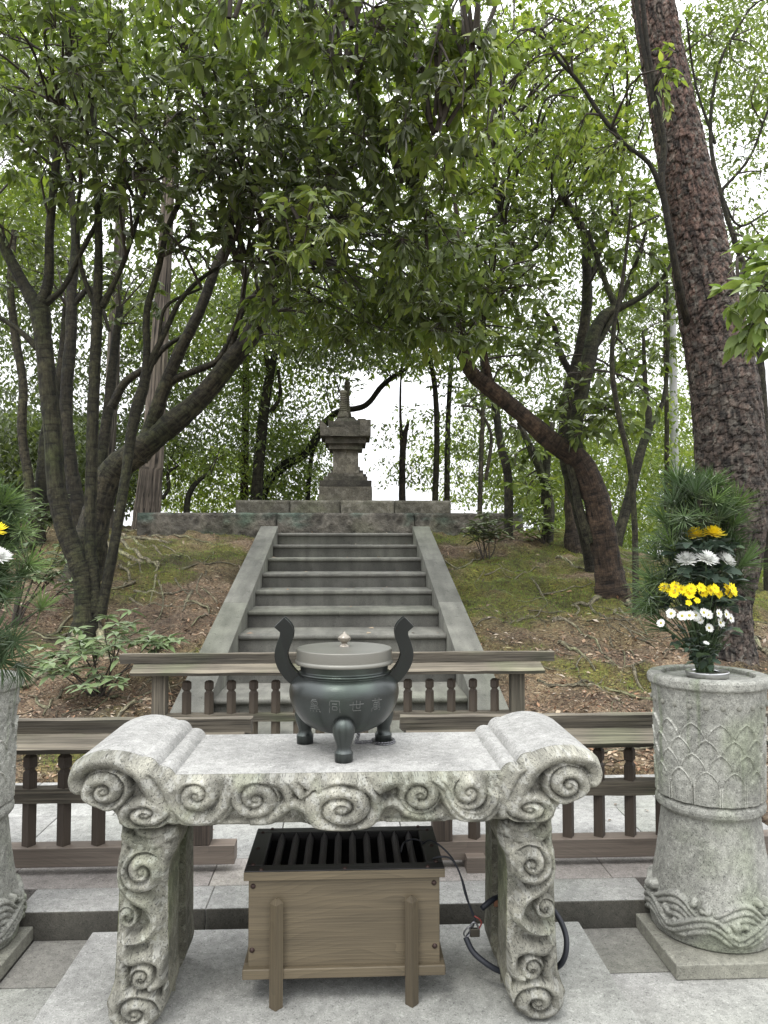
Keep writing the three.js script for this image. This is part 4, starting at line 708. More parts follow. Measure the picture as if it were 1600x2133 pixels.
  const lobed = (() => { const s = new THREE.Shape(); s.moveTo(0, 0); s.bezierCurveTo(0.006, 0.004, 0.012, 0.006, 0.014, 0.016); s.lineTo(0.021, 0.02); s.lineTo(0.015, 0.028); s.lineTo(0.024, 0.04); s.lineTo(0.014, 0.044); s.lineTo(0.012, 0.058); s.lineTo(0, 0.07); s.lineTo(-0.012, 0.058); s.lineTo(-0.014, 0.044); s.lineTo(-0.024, 0.04); s.lineTo(-0.015, 0.028); s.lineTo(-0.021, 0.02); s.lineTo(-0.014, 0.016); s.bezierCurveTo(-0.012, 0.006, -0.006, 0.004, 0, 0); const g = new THREE.ShapeGeometry(s, 3); const p = g.attributes.position; for (let i = 0; i < p.count; i++) p.setZ(i, 0.35 * Math.abs(p.getX(i)) - 3.2 * p.getY(i) ** 2); g.rotateX(Math.PI / 2).rotateY(Math.PI).rotateZ(Math.PI); g.computeVertexNormals(); return g; })(); // along +z
  const base = V3(VX - 0.01, -0.022 + 1.07, VZ);
  const aim = (m, dir, roll = 0) => { m.quaternion.setFromUnitVectors(V3(0, 1, 0), dir.clone().normalize()); m.rotateY(roll); return m; };
  function bouquet(label, bx, flip, extra, heads = []) {
    const o = thing('flower_bouquet', label, 'bouquet', [bx, base.y, base.z]);
    const W2 = (px, py, d = -base.z) => { const v = onZ(px, py, d).sub(base); if (flip) v.x *= -1; return v; };
    const stem = (to, rad = 0.0024, bow = 0.02) => { const a = V3((r() - 0.5) * 0.06, -0.03, (r() - 0.5) * 0.05), m = a.clone().lerp(to, 0.5); m.y += bow; m.x *= 0.8; m.z *= 0.8; return tube([a, m, to], rad, 12, 5); };
    const head = (px, py, dz, geo, mat, dir, eyeMat, s = 1) => {
      const p = W2(px, py, -base.z - dz); mesh('stem', stem(p.clone().addScaledVector(dir, -0.004)), stemM, o);
      const f = mesh('flower', geo, mat, o); f.position.copy(p); aim(f, flip ? V3(-dir.x, dir.y, dir.z) : dir, r() * 6); f.scale.setScalar(s); if (eyeMat) mesh('flower_eye', eye, eyeMat, f);
      return f;
    };
    head(1448, 1116, 0.06, MumY, yellow, V3(-0.15, 1, 0.25)); head(1485, 1113, 0.09, MumY, yellow, V3(0.1, 1, 0.3));
    head(1431, 1168, 0.1, MumW[0], white, V3(-0.3, 1, 0.55)); head(1472, 1166, 0.13, MumW[1], white, V3(0.1, 1, 0.6)); head(1510, 1168, 0.1, MumW[0], white, V3(0.6, 1, 0.5));
    for (const [x, y] of [[1384, 1224], [1396, 1228], [1406, 1222], [1404, 1235], [1420, 1228], [1428, 1232], [1440, 1226], [1436, 1238], [1460, 1224], [1464, 1235], [1480, 1230], [1489, 1226], [1497, 1238], [1514, 1222], [1517, 1236], [1528, 1234], [1525, 1226]]) head(x, y, 0.1 + r() * 0.05, Dy[Math.floor(r() * 2)], yellow, V3((x - 1455) / 120, 0.5, 0.9 + r() * 0.3), eyeY, 0.95 + r() * 0.3);
    for (const [x, y] of [[1434, 1256], [1452, 1251]]) head(x, y, 0.14, Dy[1], yellow, V3(0, 0.5, 1), eyeY, 0.7);
    for (const [x, y] of [[1398, 1278], [1377, 1298], [1421, 1283], [1436, 1282], [1449, 1281], [1458, 1291], [1466, 1276], [1475, 1280], [1497, 1278], [1513, 1280], [1522, 1288], [1501, 1297], [1477, 1308], [1450, 1286]]) head(x, y, 0.11 + r() * 0.05, Dw[Math.floor(r() * 2)], white, V3((x - 1455) / 90, 0.35, 1), eyeG, 0.95 + r() * 0.25);
    head(1471, 1340, 0.13, Dw[0], white, V3(0.1, 0.9, 0.5), null, 0.7);
    for (let k = 0; k < 60; k++) { const t = r(), px = lerp(1452, 1478, t) + (r() - 0.5) * 100, py = 1300 + r() * 50; mesh('stem', stem(W2(px, py, -base.z - 0.1 + r() * 0.06), 0.0016, 0.01), stemM, o); }
    // pine whorls: [px, py, nearer by, leaning, scale]
    const spots = [[1480, 1000, 0.02, 0.15, 1], [1420, 1020, 0.0, -0.15, 1], [1510, 1020, 0.03, 0.3, 1], [1450, 1030, 0.08, -0.05, 1], [1490, 1040, 0.1, 0.2, 1.05], [1400, 1045, 0.04, -0.5, 1], [1425, 1075, 0.1, -0.2, 1], [1500, 1075, 0.1, 0.25, 1], [1465, 1075, 0.09, 0, 0.9], [1535, 1050, -0.02, 0.6, 1], [1385, 1085, 0.02, -0.7, 1.05], [1415, 1110, 0.06, -0.5, 1], [1530, 1090, 0.02, 0.7, 1], [1375, 1120, 0.0, -0.9, 1.1], [1400, 1140, 0.06, -0.6, 1.05], [1535, 1130, 0.0, 0.9, 1], [1370, 1160, 0.0, -1.0, 1.05], [1395, 1180, 0.05, -0.8, 1.1], [1545, 1175, 0.05, 1.3, 1.15], [1380, 1205, 0.04, -0.9, 1.05], [1360, 1210, -0.02, -1.2, 1.1], [1350, 1240, 0.03, -1.3, 1.2], [1365, 1275, 0.02, -1.4, 1.1], [1400, 1215, 0.08, -0.5, 1], [1375, 1255, 0.03, -1.1, 1.15], [1540, 1210, -0.03, 1.0, 1], [1385, 1310, 0.0, -1.5, 1], [1440, 1130, -0.05, -0.2, 1], [1500, 1140, -0.05, 0.3, 1], [1460, 1190, -0.03, 0, 1.1], [1520, 1200, -0.04, 0.5, 1.1], [1430, 1210, -0.03, -0.3, 1.1], [1410, 1000, -0.06, -0.3, 1], [1465, 1010, -0.06, 0.05, 1]];
    spots.forEach(([x, y, dz, lean, s], k) => {
      const p = W2(x, y, -base.z - dz), m = mesh('needle_sprig', W[(k + (k > 9 ? 1 : 0)) % 4], needleM[k % 5 === 4 ? 2 : k % 2], o); m.position.copy(p); aim(m, V3(flip ? -lean : lean, 1, dz * 4 + (r() - 0.5) * 0.3), r() * 6); m.scale.setScalar(s);
      mesh('stem', stem(p, 0.0026, 0.03), stemM, o);
    });
    for (const [x, y, dz, geo, mat, dx] of heads) { const p = onZ(x, y, -base.z - dz).sub(o.position); mesh('stem', stem(p.clone().add(V3(0, -0.004, 0))), stemM, o); const f = mesh('flower', geo, mat, o); f.position.copy(p); aim(f, V3(dx, 1, 0.5), r() * 6); }
    for (let k = 0; k < 54; k++) { // a second layer of sprigs behind the flowers
      const y = 1005 + k * 4.6, half = 70 - Math.abs(k - 22) * 0.9, x = 1458 + (r() - 0.5) * 2 * half, p = W2(x, y, -base.z + 0.03 + r() * 0.08), m = mesh('needle_sprig', W[k % 4], needleM[k % 2], o); m.position.copy(p); aim(m, V3((x - 1458) / 70 * (flip ? -1 : 1), 1, (r() - 0.5) * 0.6), r() * 6); m.scale.setScalar(1.05); mesh('stem', stem(p, 0.0026, 0.03), stemM, o);
    }
    for (const [x, y, dz, lean, s, vert] of extra) { const p = onZ(x, y, -base.z - dz).sub(o.position), m = mesh('needle_sprig', W[Math.floor(r() * 4)], needleM[Math.floor(r() * 3)], o); m.position.copy(p); aim(m, V3(lean, vert ?? 1, 0.5), r() * 6); m.scale.setScalar(s); mesh('stem', stem(p, 0.0026, 0.03), stemM, o); }
    // dark lobed leaves between the tiers of flowers
    for (let k = 0; k < 330; k++) {
      const tier = [[1130, 1150, 1405, 1525], [1182, 1210, 1405, 1530], [1245, 1270, 1385, 1540], [1300, 1350, 1400, 1525], [1345, 1385, 1432, 1490]][k % 5], x = lerp(tier[2], tier[3], r()), y = lerp(tier[0], tier[1], r());
      const m = mesh('leaf', lobed, r() < 0.75 ? mumLeaf : mumLeaf2, o); m.position.copy(W2(x, y, -base.z - 0.02 - r() * 0.09)); m.rotation.set((r() - 0.6) * 1.2, Math.PI * (r() - 0.5) * 1.9 , (r() - 0.5) * 1.4); m.scale.setScalar((k % 5 > 2 ? 0.42 : 0.65) + r() * (k % 5 > 2 ? 0.35 : 0.6));
    }
    for (const [x, y, ry, s] of [[1528, 1222, 1.3, 1.3], [1535, 1245, 1.5, 1.5], [1525, 1300, 1.5, 1.5], [1545, 1310, 1.6, 1.6], [1505, 1345, 1.2, 1.1]]) { const m = mesh('leaf', lobed, mumLeaf, o); m.position.copy(W2(x, y, -base.z - 0.06)); m.rotation.set(0.2, ry, -0.2); m.scale.setScalar(s); }
    return o;
  }
  bouquet('tall bouquet of pine sprigs with yellow and white chrysanthemums in the right vase', base.x, false, []);
  bouquet('bouquet at the left edge, pine needles and one white chrysanthemum showing', onZ(-84, 1170, -base.z).x, false, [[30, 1060, -0.06, 0.7, 1], [45, 1105, -0.05, 0.8, 0.9], [40, 1200, -0.02, 0.9, 1], [60, 1175, 0.0, 1, 0.9], [86, 1268, 0.05, 0.5, 0.8], [10, 1245, 0.06, 0.6, 1.1], [30, 1335, 0.08, 0.9, 1.1, 0.3], [5, 1375, 0.12, 1, 1.2, 0.0], [40, 1390, 0.1, 1, 0.9, -0.9], [-15, 1210, 0.08, 0.5, 1.2], [-20, 1340, 0.12, 0.5, 1.2]], [[-2, 1160, 0.16, MumW[1], white, 0.4], [-14, 1106, 0.15, MumY, yellow, 0.2]]);
}
// ------------------------------------------------------------------ low wooden fences with roofed rails
function fence(label, { D, xr0, xr1, posts, bal, y, beam, sawn }) { // y: heights {ridge0, ridge1, lip0, lip1, rail0, rail1, head}
  const o = thing('wooden_fence', label, 'fence', [0, 0, -D]);
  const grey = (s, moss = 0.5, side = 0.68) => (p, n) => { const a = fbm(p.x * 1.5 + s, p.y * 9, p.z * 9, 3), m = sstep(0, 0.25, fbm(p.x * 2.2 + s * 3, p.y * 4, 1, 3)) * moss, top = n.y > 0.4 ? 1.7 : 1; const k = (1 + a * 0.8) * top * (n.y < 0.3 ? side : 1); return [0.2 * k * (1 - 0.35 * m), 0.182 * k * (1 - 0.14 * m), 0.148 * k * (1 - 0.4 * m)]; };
  const red = (s) => (p, n) => { const a = fbm(p.x * 3 + s, p.y * 3, p.z * 5, 3), g = sstep(y.rail1 + 0.14, y.rail1 + 0.02, p.y) * (sawn ? 0 : 1); const k = 1 + a * 0.6; return [lerp(0.112, 0.22, g) * k, lerp(0.09, 0.2, g) * k, lerp(0.075, 0.145, g) * k]; };
  const jag = (g, s) => { const p = g.attributes.position; for (let i = 0; i < p.count; i++) p.setXYZ(i, p.getX(i) + 0.012 * n3(p.getY(i) * 40 + s, p.getZ(i) * 40, p.getX(i) > 0 ? 5 : 1), p.getY(i) + 0.004 * n3(p.getX(i) * 6 + s, p.getZ(i) * 30, 3), p.getZ(i) + 0.004 * n3(p.getX(i) * 7, s, p.getY(i) * 30)); g.computeVertexNormals(); return g; };
  const long = (x0, x1, h, d) => { const g = mergeVertices(new THREE.BoxGeometry(x1 - x0, h, d, Math.ceil((x1 - x0) / 0.06), 2, 2).deleteAttribute('uv').deleteAttribute('normal')).toNonIndexed(); return g; };
  const rg = jag(long(xr0, xr1, y.ridge1 - y.ridge0, 0.062), 3).translate((xr0 + xr1) / 2, (y.ridge0 + y.ridge1) / 2, 0);
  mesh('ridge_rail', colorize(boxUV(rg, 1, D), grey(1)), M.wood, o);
  for (const s of [1, -1]) { // sloping boards front and back under the ridge
    const w = 0.135, a0 = xr0 + 0.1 * (sawn ? 0.28 : 1), a1 = xr1 - 0.1 * (sawn ? 0.28 : 1), g = jag(long(a0, a1, 0.024, w), 7 + s), an = Math.atan2(y.ridge0 - y.lip1, 0.1);
    g.rotateX(s * an).translate((a0 + a1) / 2, (y.ridge0 + y.lip0) / 2 + 0.004, s * 0.072);
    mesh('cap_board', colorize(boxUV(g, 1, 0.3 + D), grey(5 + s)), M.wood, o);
  }
  const rail = jag(long(posts[0], posts[posts.length - 1], y.rail1 - y.rail0, 0.075), 11).translate((posts[0] + posts[posts.length - 1]) / 2, (y.rail0 + y.rail1) / 2, 0);
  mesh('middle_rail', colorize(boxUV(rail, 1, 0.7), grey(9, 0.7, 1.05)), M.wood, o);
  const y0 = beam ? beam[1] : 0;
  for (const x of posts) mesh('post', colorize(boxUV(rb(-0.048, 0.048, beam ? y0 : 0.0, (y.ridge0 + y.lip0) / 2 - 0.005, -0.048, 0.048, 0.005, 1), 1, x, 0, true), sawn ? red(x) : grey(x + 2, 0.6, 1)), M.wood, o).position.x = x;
  // balusters: square, set cornerwise, necked below a faceted head
  const R = 0.032, hd = y.head, pr = [[R, y0], [R, hd - 0.088], [R * 0.66, hd - 0.075], [R * 0.66, hd - 0.07], [R, hd - 0.06], [R, hd - 0.014], [R * 0.62, hd - 0.002], [0, hd]];
  const bg = new THREE.LatheGeometry(pr.map((p) => new THREE.Vector2(...p)), 4).toNonIndexed(); bg.computeVertexNormals();
  const B = boxUV(bg, 1, 0, 0, true); const variants = [1, 2, 3].map((s) => colorize(B.clone(), red(s * 4)));
  bal.forEach((x, i) => { const m = mesh('baluster', variants[i % 3], M.board, o); m.position.x = x; m.rotation.y = 0.18 + 0.05 * Math.sin(i * 7); });
  if (beam) {
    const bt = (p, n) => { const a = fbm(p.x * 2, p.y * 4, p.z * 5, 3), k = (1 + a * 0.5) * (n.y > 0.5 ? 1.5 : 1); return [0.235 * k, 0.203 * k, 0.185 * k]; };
    mesh('ground_beam', colorize(boxUV(rb(beam[2], beam[3], beam[0], beam[1], -0.046, 0.046, 0.004, 2)), bt), M.board, o);
    for (const x of beam[4]) { const s = poly([[-0.05, 0], [0.05, 0], [0.05, 0.045], [0.035, 0.07], [-0.05, 0.07]]); const g = prism(s, 0.16, 0.003).translate(0, YT + 0.001, -0.06); mesh('foot_block', colorize(boxUV(g), bt), M.board, o).position.x = x; }
  }
  return o;
}
const yf = { ridge1: 0.764, ridge0: 0.697, lip1: 0.652, lip0: 0.635, rail1: 0.438, rail0: 0.371, head: 0.6 };
const seq = (a, b, n) => Array.from({ length: n }, (_, i) => lerp(a, b, i / (n - 1)));
fence('weathered low wooden fence on the left between the vase and the altar', { D: 3.85, xr0: -2.3, xr1: -0.475, posts: [-2.05, -0.717], bal: seq(-1.871, -0.882, 7), y: yf, beam: [0.075, 0.165, -2.3, -0.55, [-2.0, -0.9]], sawn: true });
fence('weathered low wooden fence on the right reaching behind the right vase', { D: 3.85, xr0: 0.255, xr1: 2.35, posts: [0.458, 1.915], bal: seq(0.62, 1.72, 8), y: yf, beam: [0.075, 0.165, 0.36, 2.6, [0.62, 1.8]], sawn: true });
fence('mossy low wooden barrier with pointed balusters across the foot of the stairs', { D: 5.515, xr0: -1.6, xr1: 1.47, posts: [-1.325, 1.2], bal: seq(-1.14, 1.04, 15), y: { ridge1: 0.853, ridge0: 0.787, lip1: 0.745, lip0: 0.71, rail1: 0.432, rail0: 0.38, head: 0.665 }, sawn: false });
// ------------------------------------------------------------------ trees and shrubs
function leafGeo(n, width, fold = 0.22, curl = 0.18, peak = 0.75) { // unit leaf along +z, folded on the midrib
  const p = [], ix = [];
  for (let i = 0; i <= n; i++) { const s = i / n, w = width * Math.pow(Math.sin(Math.PI * Math.pow(Math.max(0.03, Math.min(0.985, s)), peak)), 0.9), y = -curl * s * s; p.push(-w, y + w * fold, s, 0, y, s, w, y + w * fold, s); }
  for (let i = 0; i < n; i++) { const a = i * 3; ix.push(a, a + 1, a + 3, a + 3, a + 1, a + 4, a + 1, a + 2, a + 4, a + 4, a + 2, a + 5); }
  const g = new THREE.BufferGeometry(); g.setAttribute('position', new THREE.Float32BufferAttribute(p, 3)); g.setIndex(ix); g.computeVertexNormals(); return g;
}
const LG = { big: leafGeo(5, 0.2, 0.26, 0.22), mid: leafGeo(4, 0.2, 0.3, 0.15), far: leafGeo(2, 0.24, 0.25, 0.1) };
const leafWhite = leafMat(1, 1, 1, 0.6, 0.1), leafFar = new THREE.MeshPhysicalMaterial({ color: rgb(1, 1, 1), roughness: 1, transmission: 0.65, thickness: 0, side: THREE.DoubleSide });
const TONE = { // linear leaf colours: [base, spread]
  dark: [[0.062, 0.094, 0.018], [0.16, 0.22, 0.026]], mid: [[0.088, 0.138, 0.02], [0.23, 0.31, 0.032]], bright: [[0.17, 0.26, 0.026], [0.36, 0.44, 0.055]], fresh: [[0.16, 0.25, 0.035], [0.25, 0.33, 0.05]],
};
TONE.shrub = [[0.12, 0.19, 0.06], [0.2, 0.28, 0.1]];
const pick = (tone, r) => { const [a, b] = TONE[tone], t = r() < 0.3 ? 0.5 + 0.7 * r() : 0.4 * r(), k = 0.7 + 0.5 * r(); return [lerp(a[0], b[0], t) * k, lerp(a[1], b[1], t) * k, lerp(a[2], b[2], t) * k]; };
const dummy = new THREE.Object3D();
function leafMatrix(p, dir, roll, s) { // leaf at p pointing along dir, its face as level as it can be, then rolled
  const z = dir.clone().normalize(), up = Math.abs(z.y) > 0.95 ? V3(1, 0, 0) : V3(0, 1, 0), x = V3().crossVectors(up, z).normalize(), y = V3().crossVectors(z, x);
  return new THREE.Matrix4().makeBasis(x, y, z).multiply(new THREE.Matrix4().makeRotationZ(roll)).scale(V3(s, s, s)).setPosition(p);
}
function instanced(name, geo, mat, list, parent) {
  const m = new THREE.InstancedMesh(geo, mat, list.length); m.name = name; m.castShadow = m.receiveShadow = true; const c = new THREE.Color();
  list.forEach((l, i) => { m.setMatrixAt(i, l.m); m.setColorAt(i, c.setRGB(...l.c)); }); m.userData.kind = 'stuff'; parent.add(m); return m;
}
const barkTint = (base, moss, seed) => (p, n) => { const a = fbm(p.x * 2.1 + seed, p.y * 1.4, p.z * 2.1, 4), m = sstep(-0.05, 0.3, fbm(p.x * 1.6 + seed, p.y * 1.1, p.z * 1.6, 4) + n.y * 0.12 - n.x * 0.04) * moss; const k = 1 + a * 1.1; return [base[0] * k * lerp(1, 0.75, m), base[1] * k * lerp(1, 1.12, m), base[2] * k * lerp(1, 0.5, m)]; };
const barkMap = { bark: () => M.bark, cedar: () => M.cedar };
function tree(spec) {
  const { name = 'broadleaf_tree', label, d, bark = 'bark', base = [0.09, 0.08, 0.063], moss = 0.5, limbs, crowns = [], tone = 'mid', size = 0.12, geo = 'mid', single = 0, group, seed = 1, flare = 0.35, greyFrom = 99, root, rough = 0.13, category = 'tree' } = spec;
  const r = rng(seed * 97 + 11), P = (q) => onZ(q[0], q[1], q[3] || d), slim = spec.slim || 0.84, pts = limbs.map((L) => L.map((q) => [P(q), q[2] / 2 * slim * (q[3] || d) / F]));
  const b0 = pts[0][0][0]; let origin = b0.clone();
  if (root !== false && pts[0].length) { // carry the trunk down into the ground
    const a = pts[0][0], gy = H(a[0].x, -a[0].z); if (a[0].y > gy - 0.08) { const dir = a[0].clone().sub(pts[0][1][0]).normalize(); const t = clamp((a[0].y - gy + 0.14) / Math.max(0.3, -dir.y), 0, 4); pts[0].unshift([V3(a[0].x + dir.x * t * 0.5, gy - 0.14, a[0].z), a[1] * 1.12]); }
    origin = pts[0][0][0].clone();
  }
  const o = thing(name, label, category, origin.toArray(), group), rel = (v) => v.clone().sub(origin);
  const samples = [], btA = barkTint(base, moss, seed * 3.1), btB = barkTint([0.07, 0.066, 0.048], 0.9, seed);
  pts.forEach((L, i) => {
    const thick = L[0][1], g = limb(L.map(([p, q]) => [rel(p), q]), { rad: thick > 0.06 ? 16 : thick > 0.025 ? 10 : 6, rough, step: thick > 0.06 ? 0.045 : 0.08, flare: i === 0 && thick > 0.05 ? flare : 0, seed: seed + i * 5, uvs: 1 });
    const bt0 = i >= greyFrom ? btB : btA, bt = (p, n) => bt0(p, n).map((v, c) => v * [1.25, 1.27, 1.15][c]); mesh(i === 0 ? 'trunk' : 'branch', colorize(g, (p, n) => bt(V3(p.x + origin.x, p.y, p.z), n)), barkMap[bark](), o);
    const c = crv(L.map((q) => rel(q[0]))), n = 14; for (let k = 3; k <= n; k++) samples.push(c.getPoint(k / n));
  });
  // crown: boughs, twigs on the boughs, leaves along the twigs
  const leaves = [], twigs = [];
  for (const [px, py, cd, rx, ry, rd, n, tn, sz] of crowns) {
    const C = rel(onZ(px, py, cd)), sx = rx * cd / F, sy = ry * cd / F, rnd = () => { let a, b, c; do { a = r() * 2 - 1; b = r() * 2 - 1; c = r() * 2 - 1; } while (a * a + b * b + c * c > 1); return V3(C.x + a * sx, C.y + b * sy, C.z + c * rd); };
    const bough = [];
    for (let k = 0; k < Math.max(3, Math.round(n / 8)); k++) {
      const e = rnd(); let best = null, bd = 1e9; for (const s of samples) { const q = s.distanceTo(e) + 0.4 * r(); if (q < bd) { bd = q; best = s; } }
      if (bd > 3.2) best = e.clone().lerp(C, 0.8);
      const mdl = best.clone().lerp(e, 0.55).add(V3((r() - 0.5) * 0.3, 0.12 * bd, (r() - 0.5) * 0.3)), c = crv([best, mdl, e]); for (let q = 2; q <= 8; q++) bough.push(c.getPoint(q / 8));
      twigs.push(limb([[best, Math.min(0.02, 0.012 + 0.005 * bd)], [mdl, Math.min(0.014, 0.009 + 0.003 * bd)], [e, 0.005]], { rad: 5, rough: 0.1, step: 0.16 }));
    }
    for (let k = 0; k < n; k++) {
      const e = rnd(); let best = bough[0], bd = 1e9; for (const s of bough) { const q = s.distanceToSquared(e); if (q < bd) { bd = q; best = s; } }
      const st = Math.sqrt(bd) > 0.75 ? e.clone().add(best.clone().sub(e).setLength(0.7)) : best, dir = e.clone().sub(st).normalize(), len = st.distanceTo(e);
      twigs.push(limb([[st, 0.0045], [st.clone().lerp(e, 0.5).add(V3(0, 0.03, 0)), 0.0032], [e, 0.0018]], { rad: 3, rough: 0, step: 0.3 }));
      const S = sz || size, nl = 7 + Math.floor(r() * 6), tt = tn || tone;
      for (let q = 0; q < nl; q++) {
        const t = q < 4 ? 1 : 0.25 + 0.75 * r(), p = st.clone().lerp(e, t), v = dir.clone().multiplyScalar(0.55).add(V3((r() - 0.5) * 1.9, -0.05 - 0.6 * r(), (r() - 0.5) * 1.9));
        leaves.push({ m: leafMatrix(p, v, (r() - 0.5) * 2.2, S * (0.4 + 0.9 * r() * (0.5 + r()))), c: pick(tt, r), p });
      }
    }
  }
  if (twigs.length) { const t = mesh('twigs', merge(twigs), M.twig, o); t.userData.kind = 'stuff'; }
  if (leaves.length) {
    if (single) {
      const eye = camera.position.clone().sub(origin); leaves.forEach((l) => { l.d = l.p.distanceTo(eye); }); leaves.sort((a, b) => a.d - b.d);
      const mats = [0, 1, 2, 3, 4, 5].map(() => { const c = pick(tone, r); return leafMat(c[0], c[1], c[2], 0.6, 0.12); });
      leaves.splice(0, single).forEach((l, i) => { const m = mesh('leaf', LG[geo], mats[i % 6], o); m.applyMatrix4(l.m); });
    }
    instanced('crown', LG[geo], leafWhite, leaves, o);
  }
  o.userData.leaves = leaves.length;
  return o;
}
// ---- left foreground: a tree of several smooth stems
tree({
  label: 'tree of three smooth dark stems rising from one root behind the left shrub', d: 8.0, seed: 2, base: [0.07, 0.066, 0.046], moss: 0.6, tone: 'dark', size: 0.115, geo: 'big', single: 280, flare: 0.15, slim: 0.8,
  limbs: [
    [[174, 1335, 66], [177, 1258, 50], [173, 1206, 50], [161, 1165, 50], [136, 1103, 47], [120, 1030, 47], [106, 860, 44], [92, 720, 44], [82, 640, 50]],
    [[82, 645, 40], [48, 590, 30], [12, 520, 27], [-25, 430, 24]], [[84, 640, 36], [100, 590, 25], [104, 480, 22], [116, 350, 20], [130, 200, 19], [150, 60, 17], [160, -60, 15]],
    [[84, 640, 24], [130, 602, 14], [172, 520, 13], [218, 440, 12], [262, 380, 10], [335, 325, 8]], [[78, 725, 20], [42, 690, 14], [-10, 655, 12]],
    [[200, 1275, 34], [198, 1206, 26], [189, 1150, 29], [190, 1000, 29], [196, 800, 29], [201, 690, 28], [205, 560, 22], [205, 450, 19], [196, 300, 18], [192, 150, 18], [188, -40, 16]],
    [[212, 640, 18], [250, 565, 13], [276, 490, 12], [302, 400, 10], [320, 320, 7]], [[205, 655, 16], [170, 560, 12], [160, 480, 10], [175, 330, 8]],
    [[206, 1285, 36], [217, 1240, 28], [238, 1137, 26], [249, 1069, 25], [264, 980, 26], [274, 900, 27], [287, 845, 31], [302, 790, 26], [306, 730, 20], [306, 650, 18], [330, 560, 16], [350, 475, 15], [400, 370, 14], [470, 255, 13], [520, 180, 12], [560, 60, 11], [590, -30, 10]],
    [[300, 780, 18], [340, 700, 15], [380, 620, 12], [450, 560, 10], [520, 540, 8], [600, 560, 6]], [[290, 830, 14], [330, 720, 11], [345, 640, 9], [420, 600, 7]],
  ],
  crowns: [[90, 110, 7.8, 180, 160, 1.2, 130, 'mid'], [330, 90, 7.2, 230, 150, 1.1, 150, 'mid'], [210, 270, 7.2, 220, 110, 1, 130], [40, 280, 7.6, 120, 80, .9, 50, 'mid'], [430, 280, 6.8, 200, 140, .9, 140], [380, 440, 7.4, 210, 80, .8, 80], [150, 30, 6.6, 260, 70, .8, 60, 'mid'], [20, 470, 8, 90, 60, .6, 18, 'mid'], [560, 480, 7.4, 140, 110, .8, 70], [240, 400, 7.8, 160, 60, .8, 40]],
});
// ---- the big tree leaning to the right over the stairs
tree({
  label: 'thick leaning tree with pale spotted bark, bent towards the stone tower', d: 9.6, seed: 3, base: [0.088, 0.077, 0.062], moss: 0.5, tone: 'dark', size: 0.115, geo: 'big', single: 260, flare: 0.5, slim: 0.8,
  limbs: [
    [[185, 1150, 90], [205, 1060, 70], [232, 985, 66], [282, 945, 68], [345, 895, 60], [410, 838, 52], [472, 765, 50], [528, 690, 50], [555, 620, 42], [575, 560, 34], [598, 492, 24], [622, 440, 18], [650, 360, 14], [690, 260, 11], [720, 150, 9]],
    [[290, 960, 46], [320, 870, 36], [368, 745, 31], [420, 640, 27], [452, 550, 25], [482, 500, 23], [520, 440, 22], [545, 330, 20], [562, 270, 18], [605, 170, 16], [690, 105, 13], [722, 20, 11]],
    [[318, 880, 26], [352, 800, 20], [400, 775, 18], [452, 752, 17], [482, 700, 15], [510, 640, 13], [575, 570, 10], [640, 540, 8]],
    [[232, 850, 24], [262, 795, 21], [310, 762, 18], [342, 725, 13], [380, 700, 10]], [[470, 760, 20], [500, 660, 15], [520, 560, 12], [610, 470, 9], [700, 400, 7]],
  ],
  crowns: [[540, 130, 7, 220, 160, 1, 120, 'mid'], [720, 170, 6.6, 190, 170, .9, 130, 'mid'], [560, 330, 7, 200, 130, .9, 110], [720, 390, 7.2, 190, 130, .9, 130], [860, 150, 6.3, 160, 150, .7, 120, 'mid'], [980, 110, 5.8, 110, 100, .5, 64, 'bright'], [910, 260, 6, 120, 110, .5, 66, 'bright'], [840, 390, 7, 140, 120, .7, 100, 'mid'], [720, 570, 8, 200, 100, .8, 120, 'mid'], [880, 560, 7.2, 120, 90, .5, 80, 'mid'], [620, 680, 8.6, 180, 60, .7, 70, 'mid'], [800, 680, 8.6, 150, 56, .7, 64, 'mid'], [480, 50, 5.8, 220, 70, .6, 40, 'mid'], [730, 40, 5.8, 240, 70, .6, 60, 'mid'], [1000, 330, 6.8, 90, 90, .4, 36, 'bright'], [640, 470, 6.6, 120, 90, .5, 50, 'bright']],
});
